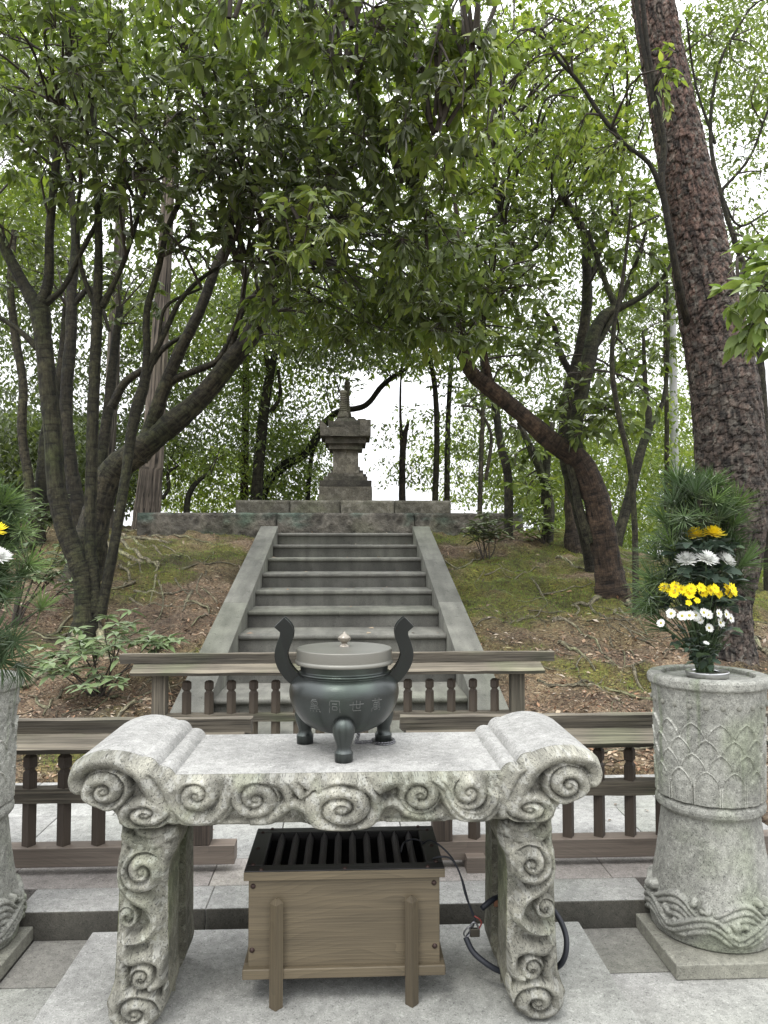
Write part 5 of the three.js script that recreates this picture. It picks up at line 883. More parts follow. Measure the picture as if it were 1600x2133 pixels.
// ---- the red-barked tree leaning left on the right-hand slope
tree({
  name: 'red_barked_tree', label: 'crooked red-barked tree on the right slope, bent left towards the stairs', d: 9.0, seed: 4, base: [0.1, 0.066, 0.054], moss: 0.6, greyFrom: 3, tone: 'mid', size: 0.13, geo: 'mid', single: 120, flare: 0.2, slim: 0.7,
  limbs: [
    [[1277, 1245, 104], [1264, 1165, 82], [1250, 1080, 78], [1236, 1020, 78], [1208, 962, 72], [1152, 922, 60], [1092, 868, 50], [1024, 812, 50], [978, 770, 40], [962, 712, 30], [960, 640, 26], [964, 560, 20], [955, 470, 15], [940, 380, 11]],
    [[978, 770, 30], [920, 680, 18], [880, 640, 14], [820, 600, 10]], [[1020, 800, 26], [1008, 720, 16], [1010, 640, 13], [1022, 560, 10]],
    [[1232, 1130, 34], [1208, 1065, 27], [1196, 1000, 24], [1180, 930, 20]],
    [[1195, 960, 60], [1195, 890, 52], [1212, 805, 48], [1228, 740, 46], [1240, 690, 42], [1262, 655, 34], [1292, 640, 26]],
    [[1290, 642, 20], [1330, 622, 16], [1372, 590, 13], [1405, 540, 10]], [[1285, 645, 22], [1262, 590, 18], [1245, 540, 15], [1225, 480, 12]],
    [[1230, 735, 22], [1260, 690, 20], [1320, 560, 12], [1350, 470, 9]],
  ],
  crowns: [[950, 560, 8.2, 130, 110, .8, 110, 'mid'], [860, 640, 8.4, 110, 80, .6, 80, 'mid'], [1040, 600, 8.8, 120, 120, .8, 80], [1200, 850, 9, 90, 90, .6, 60], [1290, 830, 9.5, 80, 130, .6, 50], [1320, 560, 9.2, 90, 90, .6, 36], [1110, 720, 9, 80, 80, .6, 36], [940, 700, 8, 90, 40, .4, 34, 'bright']],
});
tree({
  label: 'slim dark-stemmed tree behind the red-barked tree, forking high to the left', d: 9.9, seed: 5, base: [0.066, 0.058, 0.046], moss: 0.6, tone: 'bright', size: 0.1, geo: 'mid',
  limbs: [
    [[1228, 1165, 28], [1204, 1060, 26], [1176, 950, 28], [1180, 835, 29], [1206, 740, 29], [1222, 640, 27], [1222, 560, 24], [1218, 490, 22], [1180, 420, 18], [1120, 310, 15], [1080, 255, 13], [1050, 190, 10], [1040, 60, 7]],
    [[1182, 420, 12], [1160, 430, 10], [1130, 500, 9], [1080, 545, 8]], [[1190, 780, 18], [1165, 730, 16], [1155, 680, 13], [1130, 640, 9]], [[1222, 600, 14], [1260, 500, 10], [1290, 420, 8], [1300, 330, 6]],
    [[1075, 550, 11], [1050, 480, 11], [1035, 400, 10], [1030, 240, 9], [1050, 170, 7]],
  ],
  crowns: [[1130, 130, 8.6, 170, 150, 1, 130], [1080, 330, 9, 150, 110, .9, 100], [1200, 300, 8.8, 140, 110, .8, 110], [1270, 180, 9, 90, 140, .8, 60], [1150, 480, 9.4, 150, 90, .8, 80, 'mid'], [1280, 440, 9, 90, 110, .7, 60, 'mid'], [1020, 470, 9.4, 120, 100, .8, 70, 'mid']],
});
tree({
  label: 'thin bare pole-like tree between the red-barked tree and the right bouquet', d: 8.3, seed: 6, base: [0.086, 0.076, 0.063], moss: 0.4, limbs: [[[1325, 1245, 17], [1322, 1100, 15], [1312, 970, 14], [1290, 870, 14], [1276, 780, 13], [1278, 690, 12], [1296, 590, 10], [1310, 480, 8]]],
  tone: 'bright', size: 0.09, crowns: [[1310, 440, 8.3, 70, 60, .4, 20]],
});
// ---- the creeper-like stem against the pine
tree({
  label: 'thin dark stem climbing close along the left side of the big pine', d: 7.0, seed: 7, base: [0.056, 0.048, 0.036], moss: 0.4, rough: 0.06, limbs: [
    [[1530, 1100, 22, 8.1], [1490, 880, 22, 8.1], [1452, 740, 21, 7.75], [1424, 640, 19, 7.2], [1398, 500, 18], [1384, 420, 17], [1377, 380, 19], [1383, 310, 16], [1372, 220, 14], [1352, 120, 13], [1338, 0, 13], [1332, -60, 12]],
    [[1380, 400, 16], [1352, 340, 12], [1302, 300, 11], [1252, 240, 11], [1205, 170, 10], [1160, 120, 8], [1130, 60, 6]], [[1383, 310, 12], [1368, 250, 11], [1352, 160, 11], [1330, 40, 9], [1322, -40, 8]],
  ],
  tone: 'bright', size: 0.085, crowns: [[1180, 90, 7, 140, 90, .5, 60], [1390, 170, 6.3, 30, 90, .12, 14], [1240, 330, 7.2, 100, 80, .5, 40, 'bright']],
});
// ---- mid-distance stems on the left
const L = (label, d, limbs, o = {}) => tree({ label, d, limbs, base: [0.056, 0.050, 0.040], moss: 0.5, tone: 'dark', size: 0.12, geo: 'mid', ...o });
L('dark slender tree just left of the smooth stems, bending right near its top', 10.2, [[[165, 1090, 44], [146, 960, 32], [138, 830, 30], [148, 700, 28], [150, 600, 24], [158, 500, 21], [150, 420, 18], [142, 330, 16], [140, 220, 12]], [[148, 640, 16], [190, 600, 13], [212, 640, 11], [228, 690, 8]], [[142, 420, 13], [60, 200, 12], [-10, 150, 12]]], { seed: 8, crowns: [[110, 260, 9.8, 140, 120, .8, 50, 'mid'], [40, 170, 9.6, 90, 100, .6, 30, 'mid']] });
L('pale bent tree at the far left with a wavy trunk', 11, [[[72, 1100, 32], [60, 1000, 24], [46, 900, 22], [48, 800, 20], [32, 700, 20], [22, 600, 17], [30, 480, 14]]], { seed: 9, base: [0.112, 0.099, 0.076], crowns: [[30, 620, 11.2, 80, 70, .7, 26]] });
L('dark trunk leaning right between the smooth stems and the cedars', 11.2, [[[80, 1090, 36], [90, 1000, 34], [98, 900, 30], [130, 760, 26], [140, 640, 22]], [[200, 1080, 34], [210, 960, 30], [225, 860, 26], [235, 760, 22], [250, 640, 18]]], { seed: 10, crowns: [[120, 560, 11, 110, 90, .8, 44], [260, 600, 11, 90, 90, .7, 36]] });
tree({ name: 'cedar_tree', label: 'straight grey cedar trunk behind the leaning tree, the left one of two', d: 14, seed: 11, bark: 'cedar', base: [0.198, 0.182, 0.172], moss: 0.08, rough: 0.05, limbs: [[[218, 1040, 44], [224, 940, 36], [234, 800, 32], [240, 650, 28], [250, 480, 24], [258, 300, 20]]], tone: 'mid', size: 0.1, crowns: [[260, 330, 14, 130, 120, 1, 40]] });
tree({ name: 'cedar_tree', label: 'thicker grey cedar trunk with a flared foot beside the hewn wall', d: 13.2, seed: 12, bark: 'cedar', base: [0.24, 0.21, 0.195], moss: 0.08, rough: 0.05, flare: 0.25, limbs: [[[306, 1075, 66], [314, 990, 58], [322, 880, 50], [332, 720, 42], [342, 560, 36], [350, 400, 31], [356, 240, 26]]], tone: 'mid', size: 0.1, crowns: [[370, 320, 13.4, 130, 120, 1, 40]] });
// ---- beyond the plinth
L('upright dark tree left of the stone tower, forking at mid height', 17, [[[532, 1060, 30], [544, 920, 26], [556, 815, 24], [572, 740, 18], [590, 640, 13], [600, 540, 9]], [[562, 780, 14], [548, 720, 11], [520, 680, 8]], [[562, 860, 12], [582, 830, 10], [580, 770, 8]]], { seed: 13, crowns: [[580, 600, 16.6, 130, 110, 1, 70, 'mid'], [480, 680, 17, 90, 80, 1, 40, 'mid']] });
L('black branch-like tree bending right behind the stone tower', 18, [[[540, 1060, 24], [556, 1010, 24], [590, 972, 24], [640, 940, 22], [672, 890, 19], [700, 860, 15], [760, 845, 14], [800, 800, 13], [850, 765, 9]], [[640, 1060, 12], [645, 985, 12], [655, 930, 11], [680, 890, 10]]], { seed: 14, base: [0.033, 0.030, 0.026], crowns: [[830, 760, 18, 90, 50, .8, 40, 'bright'], [700, 800, 18, 70, 50, .8, 30, 'mid']] });
L('straight brown trunk left of the forking dark tree', 19, [[[508, 1075, 22], [510, 960, 20], [512, 820, 18], [512, 680, 15], [515, 560, 11]]], { seed: 15, base: [0.073, 0.050, 0.040], crowns: [[510, 600, 19, 100, 90, 1, 44, 'mid']] });
L('small crooked tree with pale bark above the left end of the hewn wall', 15.5, [[[388, 1080, 16], [394, 1030, 14], [415, 1000, 12], [440, 985, 8]], [[338, 1040, 9], [352, 1015, 9], [350, 985, 8], [372, 970, 6]]], { seed: 16, tone: 'bright', base: [0.086, 0.079, 0.066], crowns: [[400, 960, 15.6, 90, 50, .7, 36, 'bright']] });
L('broken snag with a torn top right of the stone tower', 17.5, [[[838, 1060, 17], [838, 980, 16], [840, 930, 17], [846, 895, 12], [853, 876, 3]], [[838, 945, 12], [834, 850, 6], [836, 760, 4]]], { seed: 17, base: [0.059, 0.046, 0.043], moss: 0.1 });
const thin = 'slender trunks standing right of the stone tower';
L('slender trunk nearest the right end of the plinth, slightly curved', 17, [[[906, 1060, 16], [910, 900, 14], [905, 800, 13], [885, 700, 10], [870, 640, 8]]], { seed: 18, group: thin, crowns: [[880, 740, 17, 90, 70, .9, 44, 'bright']] });
L('pale slender trunk just right of the curved one behind the plinth', 17.6, [[[931, 1060, 15], [932, 940, 14], [936, 820, 12], [944, 700, 9]]], { seed: 19, base: [0.106, 0.096, 0.086], group: thin, crowns: [[950, 800, 17.6, 70, 60, .8, 30, 'mid']] });
L('thin trunk rising from behind the right end of the hewn wall', 14.6, [[[999, 1085, 13], [1002, 960, 12], [1006, 850, 11], [1003, 700, 9], [1005, 600, 7]], [[1012, 1000, 9], [1022, 900, 8], [990, 850, 7], [960, 845, 6]]], { seed: 20, base: [0.092, 0.079, 0.066], crowns: [[1000, 720, 14.6, 80, 90, .8, 50, 'mid']] });
L('dark trunk with pale patches rooted on the mossy crest', 11.6, [[[1056, 1165, 26], [1060, 1080, 22], [1056, 980, 21], [1044, 930, 19], [1032, 860, 15], [1022, 780, 10]], [[1050, 940, 11], [1040, 880, 9], [1036, 820, 7]]], { seed: 21, base: [0.066, 0.059, 0.050], crowns: [[1010, 830, 11.6, 70, 50, .5, 24, 'mid']] });
L('crooked mossy tree with whitish patches left of the red-barked tree', 11.4, [[[1138, 1140, 32], [1144, 1060, 26], [1130, 990, 22], [1102, 925, 18], [1080, 880, 12]], [[1136, 1050, 24], [1140, 950, 20], [1150, 880, 16]]], { seed: 22, base: [0.099, 0.092, 0.079], moss: 0.6, crowns: [[1090, 930, 11.4, 70, 60, .5, 30, 'mid'], [1110, 1020, 11.2, 60, 40, .4, 22, 'bright']] });
L('old stump-like trunk hollow at the root beside the crooked mossy tree', 11, [[[1198, 1140, 50], [1188, 1070, 28], [1184, 1000, 20], [1172, 940, 14]]], { seed: 23, base: [0.079, 0.059, 0.050] });
L('Y-shaped tree right of the red-barked tree', 12.6, [[[1285, 1130, 28], [1318, 1010, 24], [1338, 930, 22], [1352, 890, 20], [1344, 800, 12], [1340, 690, 8]], [[1350, 895, 14], [1380, 840, 11], [1392, 700, 9], [1388, 560, 7]]], { seed: 24, tone: 'bright', base: [0.066, 0.061, 0.050], crowns: [[1360, 700, 12.6, 80, 120, .8, 56, 'mid'], [1420, 620, 12.6, 60, 90, .7, 24, 'mid']] });
L('straight thin trunk between the Y-shaped tree and the grey pole', 15, [[[1389, 1060, 13], [1389, 880, 12], [1386, 700, 11], [1384, 520, 8]]], { seed: 25, base: [0.086, 0.069, 0.056], tone: 'bright', crowns: [[1390, 560, 15, 70, 110, .8, 36, 'mid']] });
L('open tree of thin twisting branches behind the pine at the upper right', 11, [[[1600, 1100, 26], [1592, 900, 22], [1585, 760, 18], [1560, 600, 14], [1500, 400, 12], [1480, 280, 10], [1500, 130, 8], [1560, 20, 6]], [[1500, 400, 9], [1560, 330, 7], [1600, 230, 6]], [[1490, 300, 8], [1450, 180, 6], [1430, 40, 5]], [[1500, 400, 8], [1540, 470, 6], [1600, 440, 5]]], { seed: 26, tone: 'mid', size: 0.085, crowns: [[1530, 120, 11, 110, 140, 1, 60, 'mid'], [1550, 330, 11, 90, 120, .9, 36, 'mid'], [1480, 60, 10.6, 70, 80, .6, 26, 'mid'], [1570, 560, 11, 50, 110, .7, 24, 'mid']] });
L('young tree with fresh light green leaves reaching in from the right edge', 5.2, [[[1760, 1500, 26], [1740, 1100, 22], [1720, 900, 20], [1690, 700, 16], [1650, 600, 10]], [[1690, 700, 8], [1600, 610, 6], [1540, 590, 4]]], { seed: 27, tone: 'fresh', size: 0.13, geo: 'big', single: 60, crowns: [[1560, 610, 5.1, 70, 60, .25, 22, 'fresh'], [1590, 530, 5.2, 50, 50, .25, 13, 'fresh'], [1580, 700, 5.2, 40, 60, .25, 13, 'fresh']] });
{ // ---- the big pine: flaking plates of bark built into the trunk
  const edges = [[-60, 1308, 1392], [0, 1316, 1402], [200, 1350, 1442], [400, 1382, 1490], [600, 1408, 1530], [800, 1438, 1578], [950, 1451, 1594], [1080, 1456, 1594], [1180, 1462, 1580], [1260, 1464, 1562], [1340, 1458, 1566], [1420, 1445, 1590]];
  const D = 7.4, o = thing('pine_tree', 'massive leaning pine with flaking reddish bark at the right', 'tree', [0, 0, 0]);
  const ctr = crv(edges.map(([y, a, b]) => onZ((a + b) / 2, y, D)).reverse()), rads = edges.map(([y, a, b]) => (b - a) / 2 / F * D * 0.985).reverse();
  const n = 900, m = 230, pos = [], uv = [], col = [], idx = [], jit = rng(3), cells = new Map();
  const LEN = ctr.getLength();
  const cell = (u, v) => { const k = u + ',' + v; if (!cells.has(k)) { const q = rng((u * 73856093) ^ (v * 19349663)); cells.set(k, [q(), q(), q(), q()]); } return cells.get(k); };
  const vor = (U, V, CU, stretch, salt) => { let d1 = 9, d2 = 9, id = null, ox = 0, oy = 0; for (let du = -1; du <= 1; du++) for (let dv = -1; dv <= 1; dv++) { const cu = Math.floor(U) + du, cv = Math.floor(V) + dv, c = cell(((cu % CU) + CU) % CU + salt, cv), dx = cu + c[0] - U, dy = (cv + c[1] - V) * stretch, dd = Math.hypot(dx, dy); if (dd < d1) { d2 = d1; d1 = dd; id = c; ox = dx; oy = dy; } else if (dd < d2) d2 = dd; } return [d2 - d1, id, ox, oy]; };
  for (let i = 0; i <= n; i++) {
    const t = i / n, p = ctr.getPointAt(t), T = ctr.getTangentAt(t), f = ctr.getUtoTmapping(t) * (rads.length - 1), k = Math.min(rads.length - 2, Math.floor(f)), R = lerp(rads[k], rads[k + 1], f - k), X = V3(1, 0, 0).addScaledVector(T, -T.x).normalize(), Z = V3().crossVectors(X, T), hi = sstep(2.2, 5.5, p.y);
    for (let j = 0; j <= m; j++) {
      const a = j / m * Math.PI * 2, ca = Math.cos(a), sa = Math.sin(a), s = t * LEN, u0 = a / (Math.PI * 2);
      const w1 = n3(ca * 2.6, sa * 2.6, s * 5), w2 = n3(ca * 2.6 + 9, sa * 2.6, s * 5), w3 = n3(ca * 11, sa * 11, s * 26), w4 = n3(ca * 11 + 5, sa * 11, s * 26);
      const A = vor(u0 * 26 + 0.6 * w1 + 0.3 * w3 + s * 1.1, s / 0.085 + 0.6 * w2 + 0.3 * w4, 26, 0.8, 0), B = vor(u0 * 58 + 0.7 * w2 + 0.35 * w4, s / 0.036 + 0.6 * w1 + 0.35 * w3, 58, 0.8, 500);
      const l1 = sstep(0.0, 0.09, A[0]), l2 = sstep(0.0, 0.14, B[0]), low = 1 + 0.045 * fbm(ca * 1.2, sa * 1.2, s * 1.3, 3), flake = B[1][2] > 0.45 ? 1 : 0;
      const h = -0.012 + l1 * (0.008 + 0.012 * A[1][2] + 0.014 * (A[1][3] - 0.5) * A[2] + 0.012 * Math.max(0, A[3])) + flake * l2 * 0.0045 + 0.003 * fbm(ca * 16, sa * 16, s * 24, 2);
      const r = R * low + h; pos.push(p.x + (X.x * ca + Z.x * sa) * r, p.y + (X.y * ca + Z.y * sa) * r, p.z + (X.z * ca + Z.z * sa) * r); uv.push(a * 0.3, s);
      const c0 = [lerp(0.175, 0.275, hi), lerp(0.137, 0.178, hi), lerp(0.13, 0.163, hi)], v = (0.72 + 0.4 * A[1][3] + flake * (B[1][3] - 0.3) * 0.5) * lerp(0.45, 1, l1) * lerp(0.85, 1, l2) * (1 + 0.5 * fbm(ca * 5, sa * 5, s * 5, 3)), g = clamp((flake ? B[1][0] : A[1][0]) * 1.5 - 0.55);
      col.push(lerp(c0[0], (c0[1] + 0.04) * 1.2, g) * v, lerp(c0[1], (c0[1] + 0.03) * 1.2, g) * v, lerp(c0[2], (c0[1] + 0.02) * 1.25, g) * v);
    }
  }
  for (let i = 0; i < n; i++) for (let j = 0; j < m; j++) { const a = i * (m + 1) + j, b = a + m + 1; idx.push(a, b, a + 1, b, b + 1, a + 1); }
  const g = new THREE.BufferGeometry(); g.setAttribute('position', new THREE.Float32BufferAttribute(pos, 3)); g.setAttribute('uv', new THREE.Float32BufferAttribute(uv, 2)); g.setAttribute('color', new THREE.Float32BufferAttribute(col, 3)); g.setIndex(idx); g.computeVertexNormals();
  mesh('trunk', g, M.pine, o);
}
// ---- foliage of the wood beyond, reads as one mass
{
  const r = rng(404), list = [], root = new THREE.Vector3();
  const zones = [[150, 820, 260, 260, 900, 14.5, 19, 'dark'], [40, 980, 120, 130, 700, 12.5, 15, 'dark'], [200, 960, 120, 110, 300, 14.5, 19, 'dark'], [430, 780, 160, 220, 640, 16, 22, 'mid'], [570, 780, 130, 180, 560, 17, 23, 'mid'], [410, 1000, 160, 70, 460, 17, 24, 'bright'], [610, 970, 70, 90, 300, 17, 22, 'mid'], [700, 660, 170, 105, 440, 15, 20, 'dark'], [850, 670, 170, 110, 420, 15, 21, 'mid'], [960, 960, 90, 100, 130, 18, 25, 'bright'], [1080, 860, 130, 200, 420, 15, 22, 'mid'], [1130, 1000, 120, 90, 380, 16, 24, 'bright'], [1260, 1010, 130, 140, 560, 14, 22, 'bright'], [1400, 950, 90, 140, 420, 15, 22, 'bright'], [1340, 760, 120, 180, 240, 15, 22, 'mid'], [1570, 1060, 80, 160, 300, 12.5, 16, 'bright'], [1180, 480, 300, 240, 900, 13, 19, 'mid'], [300, 330, 420, 330, 1000, 13, 19, 'mid'], [900, 330, 330, 330, 900, 13, 19, 'mid'], [50, 480, 100, 130, 420, 14, 18, 'bright'], [1530, 330, 110, 340, 260, 15, 20, 'mid'], [640, 90, 120, 90, 60, 13, 16, 'mid'], [1250, 1130, 150, 60, 260, 13.5, 18, 'bright'], [1200, 150, 240, 170, 460, 13, 17, 'mid'], [110, 130, 200, 170, 420, 12, 16, 'mid'], [1520, 120, 120, 150, 200, 13, 17, 'mid'], [870, 930, 90, 90, 60, 17, 21, 'mid'], [450, 650, 250, 90, 300, 14, 19, 'bright'], [500, 100, 300, 140, 260, 12, 15, 'mid']];
  for (const [px, py, rx, ry, n, d0, d1, tone] of zones) for (let k = 0; k < n; k++) {
    let a, b; do { a = r() * 2 - 1; b = r() * 2 - 1; } while (a * a + b * b > 1);
    const c = onZ(px + a * rx, py + b * ry, lerp(d0, d1, r()));
    const lay = (r() - 0.5) * 0.5; for (let q = 0; q < 20; q++) { const ox = (r() - 0.5) * 1.0; list.push({ m: leafMatrix(V3(c.x + ox, c.y + ox * lay + (r() - 0.5) * 0.2 - 0.12 * ox * ox, c.z + (r() - 0.5) * 0.8), V3(r() - 0.5, -0.1 - 0.35 * r(), r() - 0.5), (r() - 0.5) * 2.4, 0.06 + 0.08 * r()), c: pick(tone, r) }); }
  }
  const m = instanced(numbered('distant_wood'), LG.far, leafFar, list, scene); tag(m, 'mass of green leaves of the wood beyond the mound', 'foliage', null, 'stuff');
}
// ---- shrubs of leaf rosettes
function shrub(name, label, baseP, tips, { size = 0.1, tone = 'mid', seed = 1, n = 9, singles = true } = {}) {
  const r = rng(seed * 31), o = thing(name, label, 'shrub', baseP.toArray()), mats = [0, 1, 2, 3].map(() => leafMat(...pick(tone, r), 0.35, 0.35));
  tips.forEach((t, k) => {
    const e = t.clone().sub(baseP), a = V3((r() - 0.5) * 0.1, -0.03, (r() - 0.5) * 0.1), m1 = a.clone().lerp(e, 0.35).add(V3((r() - 0.5) * 0.12, 0.03, (r() - 0.5) * 0.12)), m2 = a.clone().lerp(e, 0.75).add(V3((r() - 0.5) * 0.08, 0.02, (r() - 0.5) * 0.08));
    mesh('stem', limb([[a, 0.01], [m1, 0.0075], [m2, 0.005], [e, 0.0028]], { rad: 6, rough: 0.15, step: 0.06 }), M.twig, o);
    for (let c = 0; c < 5; c++) { const p = c === 0 ? e : m2.clone().lerp(e, r()).add(V3((r() - 0.5) * 0.34, (r() - 0.4) * 0.2, (r() - 0.5) * 0.3)), nn = c === 0 ? n : Math.round(n * 0.7);
      for (let q = 0; q < nn; q++) { const an = q * 2.4 + r() * 0.5, el = 0.15 + 0.5 * r() - (q / nn) * 0.7, v = V3(Math.cos(an) * Math.cos(el), Math.sin(el), Math.sin(an) * Math.cos(el)); const lf = mesh('leaf', LG.big, mats[Math.floor(r() * 4)], o); lf.applyMatrix4(leafMatrix(p.clone().addScaledVector(v, 0.004), v, (r() - 0.5) * 0.6, size * (0.65 + 0.5 * r()))); }
      if (c) mesh('stem', limb([[m2, 0.004], [p, 0.0022]], { rad: 4, rough: 0, step: 0.1 }), M.twig, o); }
  });
  return o;
}
{
  const g = hitGround(208, 1448), D = -g.z, T2 = (x, y, k = 0) => onZ(x, y, D + k);
  shrub('leafy_shrub', 'open shrub of leaf rosettes on thin dark stems at the foot of the left slope', g, [T2(225, 1285), T2(165, 1335, -.2), T2(120, 1365, -.1), T2(272, 1300, .2), T2(312, 1325, .1), T2(345, 1342, .2), T2(240, 1345, -.2), T2(190, 1350, .2), T2(150, 1400, -.25), T2(238, 1412, -.25), T2(100, 1395, 0), T2(160, 1310, .2)], { size: 0.13, tone: 'shrub', seed: 3, n: 10 });
  const g2 = hitGround(30, 1300), D2 = -g2.z, T3 = (x, y, k = 0) => onZ(x, y, D2 + k);
  shrub('leafy_shrub', 'taller pale green shrub rising behind the left bouquet', g2, [T3(74, 1040), T3(104, 1052), T3(118, 1070), T3(45, 1078), T3(88, 1092), T3(126, 1135), T3(70, 1132), T3(96, 1165), T3(122, 1192), T3(140, 1222), T3(100, 1205), T3(40, 1120)], { size: 0.13, tone: 'shrub', seed: 5, n: 9 });
  const g3 = hitGround(1012, 1165), D3 = -g3.z, T4 = (x, y, k = 0) => onZ(x, y, D3 + k);
  shrub('leafy_shrub', 'small dark shrub on the mossy crest right of the stairs', g3, [T4(985, 1095), T4(1005, 1075), T4(1035, 1085), T4(1045, 1110), T4(1000, 1115), T4(975, 1115), T4(1020, 1120)], { size: 0.15, tone: 'dark', seed: 7, n: 8 });
  const g4 = hitGround(1130, 1130), D4 = -g4.z, T5 = (x, y, k = 0) => onZ(x, y, D4 + k);
  shrub('leafy_shrub', 'low light green shrub at the foot of the crooked mossy tree', g4, [T5(1085, 1090), T5(1105, 1060), T5(1125, 1085), T5(1140, 1105), T5(1095, 1115)], { size: 0.15, tone: 'bright', seed: 9, n: 7 });
}
{ // roots that run over the slope, fallen leaves and twigs
  const drape = (pts, w, lift = 0.3) => { const out = []; const c = crv(pts.map((p) => hitGround(p[0], p[1]))), n = 22; for (let i = 0; i <= n; i++) { const q = c.getPoint(i / n), rad = lerp(w, w * 0.35, i / n); out.push([V3(q.x, H(q.x, -q.z) + rad * lift + 0.012 * n3(q.x * 5, 3, q.z * 5), q.z), rad]); } return out; };
  const paths = [
    [[[175, 1300], [130, 1370], [80, 1410], [45, 1440]], 0.075], [[[200, 1290], [222, 1350], [235, 1400]], 0.06], [[[215, 1135], [250, 1150], [290, 1172], [330, 1185]], 0.06], [[[190, 1150], [150, 1190], [110, 1195], [60, 1205]], 0.06], [[[220, 1120], [290, 1125], [360, 1130]], 0.05], [[[1290, 1240], [1310, 1262], [1350, 1280]], 0.07], [[[1262, 1240], [1230, 1262], [1190, 1264]], 0.05], [[[1560, 1330], [1590, 1360], [1620, 1370]], 0.07], [[[330, 1210], [340, 1260], [320, 1300]], 0.016], [[[430, 1190], [410, 1230], [440, 1270]], 0.014],
    [[[250, 1125], [290, 1160], [330, 1180], [300, 1195]], 0.04], [[[240, 1110], [300, 1140], [375, 1165]], 0.035], [[[260, 1105], [330, 1120], [420, 1130], [480, 1135]], 0.028], [[[300, 1140], [360, 1150], [430, 1175]], 0.022], [[[250, 1180], [270, 1205], [255, 1230]], 0.03], [[[280, 1235], [340, 1240], [400, 1235]], 0.024], [[[325, 1200], [320, 1230], [310, 1260]], 0.022], [[[365, 1205], [380, 1230], [395, 1245]], 0.018], [[[270, 1250], [330, 1262], [420, 1262]], 0.018], [[[400, 1235], [390, 1255], [380, 1275]], 0.03], [[[60, 1195], [120, 1180], [150, 1150]], 0.035], [[[40, 1170], [90, 1155], [140, 1170]], 0.03], [[[100, 1410], [60, 1420], [20, 1450]], 0.03], [[[130, 1440], [105, 1470], [90, 1495]], 0.02], [[[290, 1440], [310, 1420], [350, 1410]], 0.014],
    [[[1150, 1290], [1190, 1300], [1240, 1330], [1260, 1365]], 0.028], [[[1165, 1340], [1210, 1365], [1240, 1400]], 0.03], [[[1260, 1370], [1330, 1385], [1370, 1370]], 0.02], [[[1290, 1300], [1340, 1330], [1380, 1345]], 0.016], [[[1120, 1420], [1180, 1430], [1230, 1425], [1260, 1410]], 0.022], [[[1270, 1330], [1300, 1360], [1290, 1430]], 0.014], [[[1230, 1265], [1262, 1290], [1270, 1310]], 0.02], [[[1050, 1300], [1090, 1290], [1140, 1300]], 0.014], [[[1200, 1430], [1260, 1445], [1330, 1440]], 0.016], [[[1000, 1270], [1060, 1275], [1130, 1262]], 0.012], [[[1160, 1165], [1210, 1185], [1260, 1180]], 0.03], [[[1290, 1270], [1330, 1290], [1350, 1330]], 0.02], [[[1105, 1385], [1150, 1400], [1200, 1395]], 0.012],
  ];
  const bt = barkTint([0.62, 0.56, 0.44], 0.3, 5), rooted = scene.children.filter((c) => /three smooth|thick leaning|crooked red|massive leaning/.test(c.userData.label || ''));
  const wild = rng(61), fine = [];
  for (let k = 0; k < 150; k++) { let x = (wild() < 0.45 ? -1.5 - wild() * 3 : 1.35 + wild() * 3.4), d = 5.7 + wild() * 5.2, an = wild() * 6.28; const p = [], w = 0.005 + 0.016 * wild() ** 2, n = 5 + Math.floor(wild() * 5); for (let q = 0; q < n; q++) { if (Math.abs(x - SX) > SW + 0.3 && d > 5.5) p.push([V3(x, H(x, d) + w * 0.4 + 0.01 * n3(x * 9, 2, d * 9), -d), w * (1 - 0.6 * q / n)]); x += Math.cos(an) * 0.13; d += Math.sin(an) * 0.13; an += (wild() - 0.5) * 1.1; } if (p.length > 3) fine.push(limb(p, { rad: 6, rough: 0.25, step: 0.05, seed: k })); }
  const fm = mesh('root_fibres', colorize(merge(fine), bt), M.bark, null, true); tag(fm, 'web of thin bare roots lying over the earth slope', 'roots', null, 'stuff');
  paths.forEach(([p, w], k) => { const pts = drape(p, w * 0.85), o = pts[0][0].clone(), g = limb(pts.map(([q, rad]) => [q.clone().sub(o), rad]), { rad: 8, rough: 0.25, step: 0.05, seed: k }); const own = rooted.slice().sort((a, b) => a.position.distanceTo(o) - b.position.distanceTo(o))[0], m = mesh('root', colorize(g, (q, nn) => bt(V3(q.x + o.x, q.y, q.z), nn)), M.bark, own); m.position.copy(o).sub(own.position); });
  const r = rng(9), list = [], bits = [], th = [[0.4, 0.27, 0.17], [0.33, 0.24, 0.17], [0.22, 0.16, 0.11], [0.5, 0.4, 0.28], [0.33, 0.19, 0.11], [0.45, 0.38, 0.3]];
  for (let k = 0; k < 24000; k++) {
    const x = (r() * 2 - 1) * 6, d = 5.35 + r() * r() * 7.5; if (Math.abs(x - SX) < SW + 0.3) continue; if (mossAt(x, d) > 0.6 && r() < 0.8) continue;
    const y = H(x, d), c = th[Math.floor(r() * 6)], k2 = 0.6 + 0.5 * r(); if (fbm(x * 1.3, 8, d * 1.3, 3) > 0.1 - 0.3 * r()) list.push({ m: leafMatrix(V3(x, y + 0.008, -d), V3(r() - 0.5, (r() - 0.3) * 0.4, r() - 0.5), (r() - 0.5) * 1.2, 0.02 + 0.065 * r() * r()), c: c.map((v) => v * k2 * 0.9) });
  }
  for (let k = 0; k < 46; k++) { const i = 1 + Math.floor(r() * 10), x = SX + (r() * 2 - 1) * (SW - 0.05), d = stepD(i) + 0.06 + r() ** 2 * 0.55; list.push({ m: leafMatrix(V3(x, stepY(i) + 0.006, -d), V3(r() - 0.5, 0.05, r() - 0.5), (r() - 0.5) * 0.8, 0.03 + 0.04 * r()), c: th[Math.floor(r() * 6)].map((v) => v * 0.8) }); }
